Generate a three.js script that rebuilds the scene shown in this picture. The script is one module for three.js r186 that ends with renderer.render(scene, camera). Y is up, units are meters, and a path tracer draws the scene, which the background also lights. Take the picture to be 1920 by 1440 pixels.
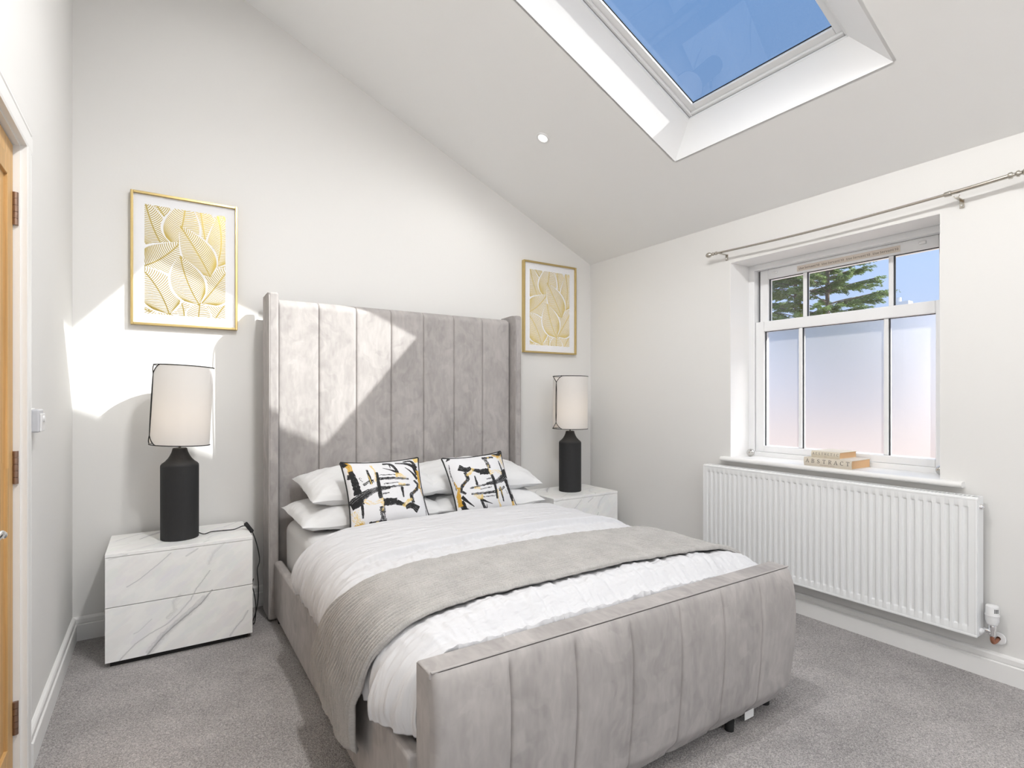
import * as THREE from 'three';
import { RoundedBoxGeometry } from 'three/addons/geometries/RoundedBoxGeometry.js';
import { mergeGeometries } from 'three/addons/utils/BufferGeometryUtils.js';
import { RectAreaLightUniformsLib } from 'three/addons/lights/RectAreaLightUniformsLib.js';
RectAreaLightUniformsLib.init();

// ------------------------------------------------------------------ camera, sky, sun, exposure
const scene = new THREE.Scene();
const camera = new THREE.PerspectiveCamera(70.45, 1920 / 1440, 0.05, 400);
camera.position.set(0, 1.22, 0);
camera.rotation.y = -0.5746;
camera.setViewOffset(1920, 1440, -0.5, -23.9, 1920, 1440);

const renderer = new THREE.WebGLRenderer({ antialias: true });
renderer.toneMapping = THREE.LinearToneMapping;
renderer.toneMappingExposure = 1.25;
renderer.shadowMap.enabled = true;

{ // clear sky: deep blue overhead, pale towards the horizon, the same all round
  const W = 64, H = 256, d = new Float32Array(W * H * 4);
  for (let y = 0; y < H; y++) {
    const el = ((y + 0.5) / H - 0.5) * Math.PI, s = Math.max(0, Math.sin(el));
    const k = Math.pow(1 - s, 1.9);
    const c = [0.28 + 0.24 * k, 0.56 + 0.02 * k, 1.08 - 0.32 * k];
    for (let x = 0; x < W; x++) { const o = (y * W + x) * 4; d[o] = c[0]; d[o + 1] = c[1]; d[o + 2] = c[2]; d[o + 3] = 1; }
  }
  const t = new THREE.DataTexture(d, W, H, THREE.RGBAFormat, THREE.FloatType);
  t.mapping = THREE.EquirectangularReflectionMapping; t.magFilter = THREE.LinearFilter; t.needsUpdate = true;
  scene.background = t;
}
const SUN = new THREE.Vector3(0.82, 0.94, 1.0).normalize();
const sun = new THREE.DirectionalLight(new THREE.Color(1.0, 0.955, 0.91), 10);
sun.position.copy(SUN).multiplyScalar(18); sun.target.position.set(1.2, 1, -2);
sun.position.add(sun.target.position);
sun.castShadow = true; sun.shadow.mapSize.set(2048, 2048); sun.shadow.radius = 1.2;
Object.assign(sun.shadow.camera, { left: -14, right: 14, top: 14, bottom: -14, near: 1, far: 60 });
scene.add(sun, sun.target);
const DOWNLIGHT = 13;      // candela of each ceiling downlight
const FILL_PENDANT = 2.1;         // candela of the added fill pendant behind the camera
const TABLE_LAMP = 0.03;    // candela of each table lamp bulb

// ------------------------------------------------------------------ helpers
const XL = -0.368, XR = 3.033, ZB = -3.476, ZF = 2.45;          // room, inner faces
const EAVE = 2.327, SLOPE = 0.451, PHI = Math.atan(SLOPE);     // sloping ceiling
const ceilY = (x) => EAVE + SLOPE * (XR - x);
const V = (x, y, z) => new THREE.Vector3(x, y, z);
const { clamp, lerp, smoothstep } = THREE.MathUtils;
let seed = 7;
const rnd = () => { seed = (seed + 0x6d2b79f5) | 0; let t = Math.imul(seed ^ (seed >>> 15), 1 | seed); t = (t + Math.imul(t ^ (t >>> 7), 61 | t)) ^ t; return ((t ^ (t >>> 14)) >>> 0) / 4294967296; };
const hash = (x, y, s = 0) => { let h = Math.imul(x | 0, 374761393) + Math.imul(y | 0, 668265263) + Math.imul(s | 0, 2147483647 ^ 0x5bd1e995); h = Math.imul(h ^ (h >>> 13), 1274126177); return ((h ^ (h >>> 16)) >>> 0) / 4294967296; };
const mod = (a, n) => ((a % n) + n) % n;
function vnoise(x, y, s = 0, px = 0, py = 0) { // value noise, tileable with periods px, py
  const ix = Math.floor(x), iy = Math.floor(y), fx = x - ix, fy = y - iy;
  const u = fx * fx * (3 - 2 * fx), v = fy * fy * (3 - 2 * fy);
  const X = (i) => (px ? mod(i, px) : i), Y = (i) => (py ? mod(i, py) : i);
  return lerp(lerp(hash(X(ix), Y(iy), s), hash(X(ix + 1), Y(iy), s), u), lerp(hash(X(ix), Y(iy + 1), s), hash(X(ix + 1), Y(iy + 1), s), u), v);
}
function fbm(x, y, s = 0, oct = 4, px = 0, py = 0) {
  let a = 0, w = 0.5, t = 0;
  for (let i = 0; i < oct; i++) { a += w * vnoise(x, y, s + i * 17, px, py); t += w; w *= 0.5; x *= 2; y *= 2; px *= 2; py *= 2; }
  return a / t;
}
const sn = (x, y, s = 0, oct = 3) => fbm(x, y, s, oct) * 2 - 1;

const used = {};
function numbered(n) { const k = used[n] = (used[n] ?? -1) + 1; return k ? n + '_' + String(k).padStart(3, '0') : n; }
function shadow(m) { m.castShadow = true; m.receiveShadow = true; return m; }
function part(name, geo, mat, parent, pos, rot) {
  const m = shadow(new THREE.Mesh(geo, mat)); m.name = parent === scene ? numbered(name) : name;
  if (pos) m.position.set(...pos);
  if (rot) m.rotation.set(...rot);
  parent.add(m); return m;
}
function tag(o, label, category, group) { o.userData.label = label; o.userData.category = category; if (group) o.userData.group = group; return o; }
function thing(name, label, category, pos = [0, 0, 0], turn = 0, group) {
  const g = new THREE.Group(); g.name = numbered(name); g.position.set(...pos); g.rotation.y = turn; scene.add(g);
  return tag(g, label, category, group);
}
function struct(name, geo, mat, pos, rot) { const m = part(name, geo, mat, scene, pos, rot); m.userData.kind = 'structure'; return m; }
function structGroup(name, pos = [0, 0, 0], rot) { const g = new THREE.Group(); g.name = numbered(name); g.position.set(...pos); if (rot) g.rotation.set(...rot); g.userData.kind = 'structure'; scene.add(g); return g; }

function metreUV(g, k = 1) { // box mapping in metres
  const p = g.attributes.position, n = g.attributes.normal, uv = new Float32Array(p.count * 2);
  for (let i = 0; i < p.count; i++) {
    const ax = Math.abs(n.getX(i)), ay = Math.abs(n.getY(i)), az = Math.abs(n.getZ(i));
    const [a, b] = ay >= ax && ay >= az ? [p.getX(i), p.getZ(i)] : ax >= az ? [p.getZ(i), p.getY(i)] : [p.getX(i), p.getY(i)];
    uv[2 * i] = a * k; uv[2 * i + 1] = b * k;
  }
  g.setAttribute('uv', new THREE.BufferAttribute(uv, 2)); return g;
}
const plain = (g) => { const q = g.index ? g.toNonIndexed() : g; for (const k of Object.keys(q.attributes)) if (!['position', 'normal', 'uv'].includes(k)) q.deleteAttribute(k); if (!q.attributes.uv) metreUV(q); return q; };
const join = (list) => mergeGeometries(list.map(plain));
const at = (g, x, y, z) => g.translate(x, y, z);
function rbox(w, h, d, r = 0.003, seg = 2) { return metreUV(new RoundedBoxGeometry(w, h, d, seg, Math.min(r, w / 2.01, h / 2.01, d / 2.01))); }
function rboxAt(x0, x1, y0, y1, z0, z1, r, seg) { return rbox(x1 - x0, y1 - y0, z1 - z0, r, seg).translate((x0 + x1) / 2, (y0 + y1) / 2, (z0 + z1) / 2); }
const boxAt = (x0, x1, y0, y1, z0, z1) => metreUV(new THREE.BoxGeometry(x1 - x0, y1 - y0, z1 - z0).translate((x0 + x1) / 2, (y0 + y1) / 2, (z0 + z1) / 2));
const cyl = (r0, r1, h, n = 24) => new THREE.CylinderGeometry(r0, r1, h, n);
function tube(pts, r, seg = 64, rs = 8, closed = false) { return new THREE.TubeGeometry(new THREE.CatmullRomCurve3(pts, closed, 'centripetal'), seg, r, rs, closed); }
const lathe = (pts, n = 48) => new THREE.LatheGeometry(pts.map(([x, y]) => new THREE.Vector2(x, y)), n);
function grid(nu, nv, f, flip = false) { // f(u, v) -> [x, y, z, s, t]
  const pos = [], uv = [], idx = [];
  for (let j = 0; j <= nv; j++) for (let i = 0; i <= nu; i++) { const q = f(i / nu, j / nv); pos.push(q[0], q[1], q[2]); uv.push(q[3] ?? i / nu, q[4] ?? j / nv); }
  for (let j = 0; j < nv; j++) for (let i = 0; i < nu; i++) { const a = j * (nu + 1) + i, b = a + 1, c = a + nu + 1, d = c + 1; flip ? idx.push(a, c, b, b, c, d) : idx.push(a, b, c, b, d, c); }
  const g = new THREE.BufferGeometry();
  g.setAttribute('position', new THREE.Float32BufferAttribute(pos, 3)); g.setAttribute('uv', new THREE.Float32BufferAttribute(uv, 2));
  g.setIndex(idx); g.computeVertexNormals(); return g;
}
function shell(nu, nv, f, th, flip = false) { // a cloth: the grid and its underside, closed round the edge
  const top = grid(nu, nv, f, flip), P = top.attributes.position, N = top.attributes.normal, U = top.attributes.uv, n = P.count;
  const pos = [...P.array], uv = [...U.array], idx = [...top.index.array];
  for (let i = 0; i < n; i++) { pos.push(P.getX(i) - N.getX(i) * th, P.getY(i) - N.getY(i) * th, P.getZ(i) - N.getZ(i) * th); uv.push(U.getX(i), U.getY(i)); }
  const m = top.index.count;
  for (let k = 0; k < m; k += 3) idx.push(idx[k] + n, idx[k + 2] + n, idx[k + 1] + n);
  const ring = [];
  for (let i = 0; i < nu; i++) ring.push(i);
  for (let j = 0; j < nv; j++) ring.push(j * (nu + 1) + nu);
  for (let i = nu; i > 0; i--) ring.push(nv * (nu + 1) + i);
  for (let j = nv; j > 0; j--) ring.push(j * (nu + 1));
  for (let k = 0; k < ring.length; k++) { const a = ring[k], b = ring[(k + 1) % ring.length]; flip ? idx.push(a, b, a + n, b, b + n, a + n) : idx.push(a, a + n, b, b, a + n, b + n); }
  const g = new THREE.BufferGeometry();
  g.setAttribute('position', new THREE.Float32BufferAttribute(pos, 3)); g.setAttribute('uv', new THREE.Float32BufferAttribute(uv, 2));
  g.setIndex(idx); g.computeVertexNormals(); return g;
}
function extrude(points, depth, holes = [], bevel = 0) { // polygon in x, y; pushed along z
  const s = new THREE.Shape(points.map(([x, y]) => new THREE.Vector2(x, y)));
  for (const h of holes) s.holes.push(new THREE.Path(h.map(([x, y]) => new THREE.Vector2(x, y))));
  return new THREE.ExtrudeGeometry(s, { depth, bevelEnabled: bevel > 0, bevelSize: bevel, bevelThickness: bevel, bevelSegments: 2 });
}
// extruded profile laid along an axis
const alongZ = (profile, z0, z1) => metreUV(extrude(profile, z1 - z0).translate(0, 0, z0));

// ------------------------------------------------------------------ textures
function dataTex(w, h, f, rx, ry, srgb = false) {
  const d = new Uint8Array(w * h * 4);
  for (let y = 0; y < h; y++) for (let x = 0; x < w; x++) { const c = f(x / w, y / h, x, y), o = (y * w + x) * 4; for (let k = 0; k < 3; k++) d[o + k] = clamp(Math.round(255 * (c.length ? c[k] : c)), 0, 255); d[o + 3] = 255; }
  const t = new THREE.DataTexture(d, w, h); t.wrapS = t.wrapT = THREE.RepeatWrapping; t.magFilter = THREE.LinearFilter; t.repeat.set(rx, ry);
  if (srgb) t.colorSpace = THREE.SRGBColorSpace;
  t.needsUpdate = true; return t;
}
function canvasTex(w, h, draw, srgb = true, repeat = false) {
  const c = document.createElement('canvas'); c.width = w; c.height = h; draw(c.getContext('2d'), w, h);
  const t = new THREE.CanvasTexture(c); if (srgb) t.colorSpace = THREE.SRGBColorSpace;
  if (repeat) t.wrapS = t.wrapT = THREE.RepeatWrapping;
  return t;
}
const carpetN = new Float32Array(1024 * 1024);
for (let y = 0; y < 1024; y++) for (let x = 0; x < 1024; x++) carpetN[y * 1024 + x] = 0.55 * vnoise(x / 4, y / 4, 3, 256, 256) + 0.45 * vnoise(x / 2, y / 2, 5, 512, 512);
const carpetMap = dataTex(1024, 1024, (u, v, x, y) => {
  const n = carpetN[y * 1024 + x], big = fbm(u * 5, v * 5, 9, 3, 5, 5), fleck = vnoise(x / 3, y / 3, 21, 0, 0);
  const l = 0.645 + 0.38 * (n - 0.5) + 0.12 * (big - 0.5) + (fleck > 0.9 ? 0.08 : fleck < 0.1 ? -0.07 : 0);
  return [l * 1.02, l * 0.995, l * 0.985];
}, 1 / 0.8, 1 / 0.8, true);
const carpetBump = dataTex(1024, 1024, (u, v, x, y) => carpetN[y * 1024 + x], 1 / 0.8, 1 / 0.8);
const velvetMap = dataTex(1024, 1024, (u, v) => {
  const wx = fbm(u * 5, v * 5, 40, 4, 5, 5), wy = fbm(u * 5, v * 5, 50, 4, 5, 5);
  const a = fbm(u * 9 + wx * 2.4, v * 6 + wy * 2.4, 60, 5, 9, 6), b = fbm(u * 70 + wx * 3, v * 20, 70, 3, 70, 20), c = smoothstep(fbm(u * 8 + wy * 3, v * 6 + wx * 3, 81, 5, 8, 6), 0.40, 0.60), e = smoothstep(fbm(u * 16 + wx * 3, v * 9 + wy * 4, 87, 4, 16, 9), 0.5, 0.66);
  const l = 0.665 + 0.085 * (a - 0.5) + 0.03 * (c - 0.5) + 0.065 * (b - 0.5) - 0.03 * e;
  return [l * 1.0, l * 0.972, l * 0.956];
}, 1 / 0.95, 1 / 0.95, true);
const fineBump = dataTex(512, 512, (u, v, x, y) => 0.5 + 0.5 * (vnoise(x / 2, y / 2, 91, 256, 256) - 0.5) + 0.35 * (fbm(u * 20, v * 20, 95, 3, 20, 20) - 0.5), 1 / 0.25, 1 / 0.25);
const linenBump = dataTex(512, 512, (u, v) => { const a = fbm(u * 10, v * 46, 101, 4, 10, 46), b = fbm(u * 30, v * 30, 111, 2, 30, 30); return 0.7 * a + 0.3 * b; }, 1 / 0.7, 1 / 0.7);
const fluffBump = dataTex(512, 512, (u, v, x, y) => 0.6 * vnoise(x / 3, y / 3, 121, 0, 0) + 0.4 * vnoise(x / 7, y / 7, 131, 0, 0), 1 / 0.3, 1 / 0.3);
const fluffMap = dataTex(512, 512, (u, v, x, y) => { const l = 0.71 + 0.05 * (vnoise(x / 4, y / 4, 121, 128, 128) - 0.5) + 0.08 * (fbm(u * 6, v * 6, 141, 3, 6, 6) - 0.5); return [l, l * 0.985, l * 0.965]; }, 1 / 0.3, 1 / 0.3, true);
const oakMap = dataTex(512, 512, (u, v) => {
  const w = fbm(u * 3, v * 1.0, 151, 3), g = fbm(u * 42 + w * 5, v * 2.2, 161, 4), p = vnoise(u * 170, v * 9, 171);
  const l = 0.92 + 0.20 * (g - 0.5) + 0.06 * (p - 0.5);
  return [0.86 * l, 0.685 * l, 0.445 * l];
}, 1 / 0.5, 1 / 1.2, true);
const plasterBump = dataTex(256, 256, (u, v, x, y) => fbm(u * 60, v * 60, 181, 2, 60, 60), 1 / 0.5, 1 / 0.5);
const marbleMap = canvasTex(1024, 1024, (c, w) => { // 0.70 m across; front of the chest drawn in its own metres
  c.fillStyle = '#f9f9f7'; c.fillRect(0, 0, w, w);
  let s = 17; const rr = () => { s = (s * 16807) % 2147483647; return s / 2147483647; };
  for (let i = 0; i < 260; i++) { c.fillStyle = `rgba(${200 + rr() * 30},${202 + rr() * 30},${206 + rr() * 25},0.05)`; c.beginPath(); c.ellipse(rr() * w, rr() * w, 30 + rr() * 110, 12 + rr() * 40, -0.7, 0, 7); c.fill(); }
  const K = 1024 / 1425;
  const vein = (pts, wid, al, wob = 7) => {
    for (let k = 0; k < 9; k++) {
      c.strokeStyle = `rgba(132,135,138,${al * (0.07 + 0.11 * rr())})`; c.lineWidth = wid * (0.2 + 1.6 * rr() * rr()); c.beginPath();
      const off = (rr() - 0.5) * wid * 1.6;
      pts.forEach(([x, y], i) => {
        if (i) { const [px, py] = pts[i - 1]; for (let j = 1; j <= 8; j++) { const t = j / 8; c.lineTo((px + (x - px) * t) * K + off + (rr() - 0.5) * wob, (py + (y - py) * t) * K + off * 0.5 + (rr() - 0.5) * wob); } }
        else c.moveTo(x * K + off, y * K);
      });
      c.stroke();
    }
  };
  vein([[1000, 560], [880, 700], [760, 790], [640, 880], [520, 980], [400, 1120], [290, 1280]], 9, 1.5);
  vein([[940, 620], [800, 760], [660, 860], [500, 1000], [380, 1150]], 26, 0.5, 16);
  vein([[780, 640], [680, 760], [560, 860], [400, 930], [270, 1010], [150, 1130], [60, 1240]], 5, 1.0);
  vein([[980, 330], [900, 440], [840, 520], [780, 640]], 5, 0.9, 9);
  vein([[600, 70], [500, 160], [400, 240], [300, 320], [190, 380]], 4, 0.9, 5);
  vein([[700, 560], [620, 620], [640, 720], [560, 800]], 14, 0.4, 16);
  vein([[420, 770], [300, 880], [250, 900]], 4, 0.5);
  vein([[1380, 880], [1320, 980], [1250, 1050], [1180, 1150]], 7, 0.8, 9);
  vein([[1130, 30], [1010, 140], [960, 260]], 12, 0.3, 14);
  vein([[860, 60], [740, 130]], 8, 0.5, 8);
  vein([[1420, 1290], [1200, 1380], [900, 1420]], 6, 0.7);
  vein([[30, 60], [200, 20]], 6, 0.5);
}, true, true);
marbleMap.repeat.set(1 / 0.6, 1 / 0.6);

// ------------------------------------------------------------------ materials
const M = {};
const std = (o) => new THREE.MeshStandardMaterial(o), phy = (o) => new THREE.MeshPhysicalMaterial(o);
const lin = (r, g, b) => new THREE.Color().setRGB(r, g, b);
M.wall = std({ color: lin(0.765, 0.758, 0.74), roughness: 0.92, bumpMap: plasterBump, bumpScale: 0.00012 });
M.ceiling = std({ color: lin(0.90, 0.90, 0.89), roughness: 0.95 });
M.reveal = std({ color: lin(0.86, 0.86, 0.855), roughness: 0.85 });
M.trim = std({ color: lin(0.83, 0.825, 0.81), roughness: 0.42 });
M.upvc = std({ color: lin(0.84, 0.845, 0.85), roughness: 0.3 });
M.gasket = std({ color: lin(0.03, 0.035, 0.04), roughness: 0.6 });
M.carpet = std({ map: carpetMap, roughness: 1, bumpMap: carpetBump, bumpScale: 0.005 });
M.velvet = phy({ map: velvetMap, roughness: 0.8, sheen: 0.6, sheenColor: lin(0.55, 0.53, 0.53), sheenRoughness: 0.45 });
M.black = std({ color: lin(0.012, 0.012, 0.012), roughness: 0.7 });
M.linen = std({ color: lin(0.74, 0.74, 0.74), roughness: 0.95, bumpMap: fineBump, bumpScale: 0.0006 });
M.duvet = std({ color: lin(0.66, 0.66, 0.675), roughness: 0.95, bumpMap: linenBump, bumpScale: 0.010 });
M.throwing = phy({ map: fluffMap, roughness: 1, bumpMap: fluffBump, bumpScale: 0.0012, sheen: 0.25, sheenColor: lin(0.6, 0.58, 0.55), sheenRoughness: 0.6 });
M.marble = phy({ map: marbleMap, roughness: 0.32, specularIntensity: 0.7 });
M.ceramic = std({ color: lin(0.02, 0.02, 0.021), roughness: 0.72, bumpMap: plasterBump, bumpScale: 0.0006 });
M.shade = phy({ color: lin(0.80, 0.785, 0.77), roughness: 1, transmission: 0.32, thickness: 0 });
M.bulb = std({ color: lin(1, 0.9, 0.75), emissive: lin(1, 0.85, 0.65), emissiveIntensity: 0.35, roughness: 0.4 });
M.gold = std({ color: lin(0.60, 0.46, 0.21), metalness: 1, roughness: 0.3 });
M.chrome = std({ color: lin(0.86, 0.86, 0.87), metalness: 1, roughness: 0.09 });
M.pewter = std({ color: lin(0.55, 0.54, 0.52), metalness: 1, roughness: 0.12 });
M.steel = std({ color: lin(0.50, 0.475, 0.42), metalness: 1, roughness: 0.25 });
M.bronze = std({ color: lin(0.30, 0.20, 0.15), metalness: 0.85, roughness: 0.38 });
M.copper = std({ color: lin(0.42, 0.19, 0.12), metalness: 0.9, roughness: 0.4 });
M.oak = std({ map: oakMap, roughness: 0.5 });
M.plastic = std({ color: lin(0.80, 0.80, 0.80), roughness: 0.35 });
M.greyPlastic = std({ color: lin(0.55, 0.555, 0.58), roughness: 0.4 });
M.radiator = std({ color: lin(0.84, 0.85, 0.85), roughness: 0.28 });
M.glass = phy({ color: lin(0.97, 0.985, 0.98), roughness: 0.0, transmission: 1, thickness: 0, ior: 1.5 });
M.rooflight = phy({ color: lin(0.70, 0.72, 0.73), roughness: 0.0, transmission: 1, thickness: 0, ior: 1.5 }); // tint chosen to dim the sun and sky coming through
M.pictureGlass = phy({ color: lin(0.99, 0.99, 0.99), roughness: 0.02, transmission: 1, thickness: 0, ior: 1.45, specularIntensity: 0.15 });
M.frosted = phy({ color: lin(0.93, 0.92, 0.91), roughness: 0.62, transmission: 1, thickness: 0.006, ior: 1.12 });
M.glow = std({ color: lin(1, 1, 1), emissive: lin(1, 0.96, 0.9), emissiveIntensity: 3.0 });
M.opal = std({ color: lin(0.9, 0.9, 0.89), emissive: lin(1, 0.98, 0.95), emissiveIntensity: 2.0, roughness: 0.3 });  // glowing globe of the added fill pendant
M.paving = std({ color: lin(0.32, 0.245, 0.195), roughness: 0.95 });
M.grass = std({ color: lin(0.09, 0.15, 0.04), roughness: 1 });
M.slate = std({ color: lin(0.09, 0.09, 0.10), roughness: 0.8 });
M.brick = std({ color: lin(0.42, 0.22, 0.16), roughness: 0.95 });
M.render = std({ color: lin(0.75, 0.74, 0.72), roughness: 0.9 });
M.bark = std({ color: lin(0.17, 0.13, 0.10), roughness: 1 });
M.needles = phy({ color: lin(0.17, 0.25, 0.06), roughness: 0.9, transmission: 0.3, thickness: 0 });
M.paper = std({ color: lin(0.60, 0.38, 0.20), roughness: 0.9 });
M.cover = std({ color: lin(0.70, 0.665, 0.59), roughness: 0.7 });

// ------------------------------------------------------------------ room shell
struct('floor', boxAt(XL - 0.3, XR + 0.3, -0.15, 0, ZB - 0.3, ZF + 0.3), M.carpet);
{
  const k = 0.12, x0 = XL - 0.3, x1 = XR + 0.3;
  struct('wall_back', metreUV(extrude([[x0, -0.1], [x1, -0.1], [x1, ceilY(x1) + k], [x0, ceilY(x0) + k]], 0.3).translate(0, 0, ZB - 0.3)), M.wall);
  const d = [[0.35, 0], [2.75, 0], [2.75, 2.15], [0.35, 2.15]];
  struct('wall_front', metreUV(extrude([[x0, -0.1], [x1, -0.1], [x1, ceilY(x1) + k], [x0, ceilY(x0) + k]], 0.3, [d]).translate(0, 0, ZF)), M.wall);
}
// side walls are drawn in (z, y) and turned so that z runs along the wall
function sideWall(name, x0, hole, top) {
  const g = extrude([[ZB, -0.1], [ZF, -0.1], [ZF, top], [ZB, top]], 0.3, hole ? [hole] : []);
  g.applyMatrix4(new THREE.Matrix4().set(0, 0, 1, x0, 0, 1, 0, 0, 1, 0, 0, 0, 0, 0, 0, 1));
  const ix = g.index; if (!ix) { const p = g.attributes.position.array, n = g.attributes.normal.array; for (let i = 0; i < p.length; i += 9) for (let k = 0; k < 3; k++) { let t = p[i + 3 + k]; p[i + 3 + k] = p[i + 6 + k]; p[i + 6 + k] = t; t = n[i + 3 + k]; n[i + 3 + k] = n[i + 6 + k]; n[i + 6 + k] = t; } }
  return struct(name, metreUV(g), M.wall);
}
const WZ0 = -2.141, WZ1 = -1.037, WY0 = 0.812, WY1 = 2.069;     // window opening
sideWall('wall_right', XR, [[WZ0, WY0], [WZ1, WY0], [WZ1, WY1], [WZ0, WY1]], EAVE + 0.1);
const DZ0 = -2.264, DZ1 = -1.53, DY = 2.004;                    // door opening
sideWall('wall_left', XL - 0.3, [[DZ0 - 0.03, 0], [DZ1 + 0.03, 0], [DZ1 + 0.03, DY + 0.03], [DZ0 - 0.03, DY + 0.03]], 4.15);

// sloping ceiling: local x runs down the slope, local y is the slope's normal
const CEIL = { x0: -2.30, x1: -0.599, z0: -2.117, z1: -1.008 };   // opening in the plaster
const FR = { x0: -2.13, x1: -0.687, z0: -2.014, z1: -1.18 };     // clear opening of the roof window's frame
const GL = { x0: -2.10, x1: -0.742, z0: -1.944, z1: -1.181, y: 0.229 };
const ceiling = structGroup('ceiling', [XR, EAVE, 0], [0, 0, -PHI]);
{
  const slab = (y0, y1, h) => { // x, z outline with a hole, thick along y
    const o = [[-4.3, ZB - 0.3], [0.6, ZB - 0.3], [0.6, ZF + 0.3], [-4.3, ZF + 0.3]];
    const g = extrude(o.map(([x, z]) => [x, -z]), y1 - y0, [[[h.x0, -h.z0], [h.x1, -h.z0], [h.x1, -h.z1], [h.x0, -h.z1]]]);
    return metreUV(g.rotateX(-Math.PI / 2).translate(0, y0, 0));
  };
  const plaster = part('plasterboard', slab(0, 0.02, CEIL), M.ceiling, ceiling);
  part('roof_slab', slab(0.06, 0.20, { x0: CEIL.x0 - 0.03, x1: CEIL.x1 + 0.03, z0: CEIL.z0 - 0.03, z1: CEIL.z1 + 0.03 }), M.slate, ceiling);
  part('roof_trimmer', slab(0.16, 0.24, { x0: FR.x0 - 0.06, x1: FR.x1 + 0.06, z0: FR.z0 - 0.06, z1: FR.z1 + 0.06 }), M.slate, ceiling);
  const H = 0.18, t = 0.012, q = (a, b, c, d, out) => { // thick reveal board between four points
    const P = [a, b, c, d], n = out; const pos = []; const v = (p, k) => [p[0] + n[0] * k, p[1] + n[1] * k, p[2] + n[2] * k];
    const f = (i, j, k, l) => pos.push(...i, ...j, ...k, ...i, ...k, ...l);
    const A = P.map((p) => v(p, 0)), B = P.map((p) => v(p, t));
    f(A[0], A[1], A[2], A[3]); f(B[3], B[2], B[1], B[0]);
    for (let i = 0; i < 4; i++) { const j = (i + 1) % 4; f(A[j], A[i], B[i], B[j]); }
    const g = new THREE.BufferGeometry(); g.setAttribute('position', new THREE.Float32BufferAttribute(pos, 3)); g.computeVertexNormals(); return metreUV(g);
  };
  const C = CEIL, F = FR;
  part('skylight_reveal', q([C.x1, 0, C.z0], [C.x1, 0, C.z1], [F.x1, H, F.z1], [F.x1, H, F.z0], [1, 0, 0]), M.reveal, ceiling);
  part('skylight_reveal', q([C.x0, 0, C.z1], [C.x0, 0, C.z0], [F.x0, H, F.z0], [F.x0, H, F.z1], [-1, 0, 0]), M.reveal, ceiling);
  part('skylight_reveal', q([C.x0, 0, C.z0], [C.x1, 0, C.z0], [F.x1, H, F.z0], [F.x0, H, F.z0], [0, 0, -1]), M.reveal, ceiling);
  part('skylight_reveal', q([C.x1, 0, C.z1], [C.x0, 0, C.z1], [F.x0, H, F.z1], [F.x1, H, F.z1], [0, 0, 1]), M.reveal, ceiling);
  void plaster;
}
const skylight = structGroup('window_2', [XR, EAVE, 0], [0, 0, -PHI]);
{
  const bars = (name, k, y0, y1, mat, r) => { // a ring whose opening is FR made smaller by k
    const a = FR.x0 + k, b = FR.x1 - k, c = FR.z0 + k, d = FR.z1 - k, o = 0.068 + k;
    part(name, rboxAt(a - o, b + o, y0, y1, c - o, c, r), mat, skylight); part(name, rboxAt(a - o, b + o, y0, y1, d, d + o, r), mat, skylight);
    part(name, rboxAt(a - o, a, y0, y1, c, d, r), mat, skylight); part(name, rboxAt(b, b + o, y0, y1, c, d, r), mat, skylight);
  };
  bars('outer_frame', 0, 0.174, 0.189, M.upvc, 0.003); bars('seal', -0.003, 0.189, 0.1935, M.gasket, 0.001);
  bars('sash', 0.014, 0.1935, 0.2105, M.upvc, 0.005); bars('sash_bead', 0.047, 0.2105, 0.2255, M.upvc, 0.004); bars('glazing_seal', 0.0505, 0.2255, 0.2285, M.gasket, 0.001);
  part('glass_pane', boxAt(GL.x0 - 0.03, GL.x1 + 0.03, GL.y, GL.y + 0.004, GL.z0 - 0.03, GL.z1 + 0.03), M.rooflight, skylight);
}

// skirting boards
{
  const prof = [[0, 0], [0.019, 0], [0.019, 0.078], [0.017, 0.0805], [0.0125, 0.081], [0.0125, 0.084], [0.0145, 0.087], [0.0145, 0.106], [0.011, 0.113], [0.004, 0.117], [0, 0.117]];
  const R = alongZ(prof.map(([x, y]) => [-x, y]).reverse(), ZB, ZF); struct('baseboard_right', R, M.trim, [XR, 0, 0]);
  struct('baseboard_left', join([alongZ(prof, ZB, DZ0 - 0.09), alongZ(prof, DZ1 + 0.09, ZF)]), M.trim, [XL, 0, 0]);
  struct('baseboard_back', alongZ(prof, 0, XR - XL), M.trim, [XR, 0, ZB], [0, -Math.PI / 2, 0]);
}

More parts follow.
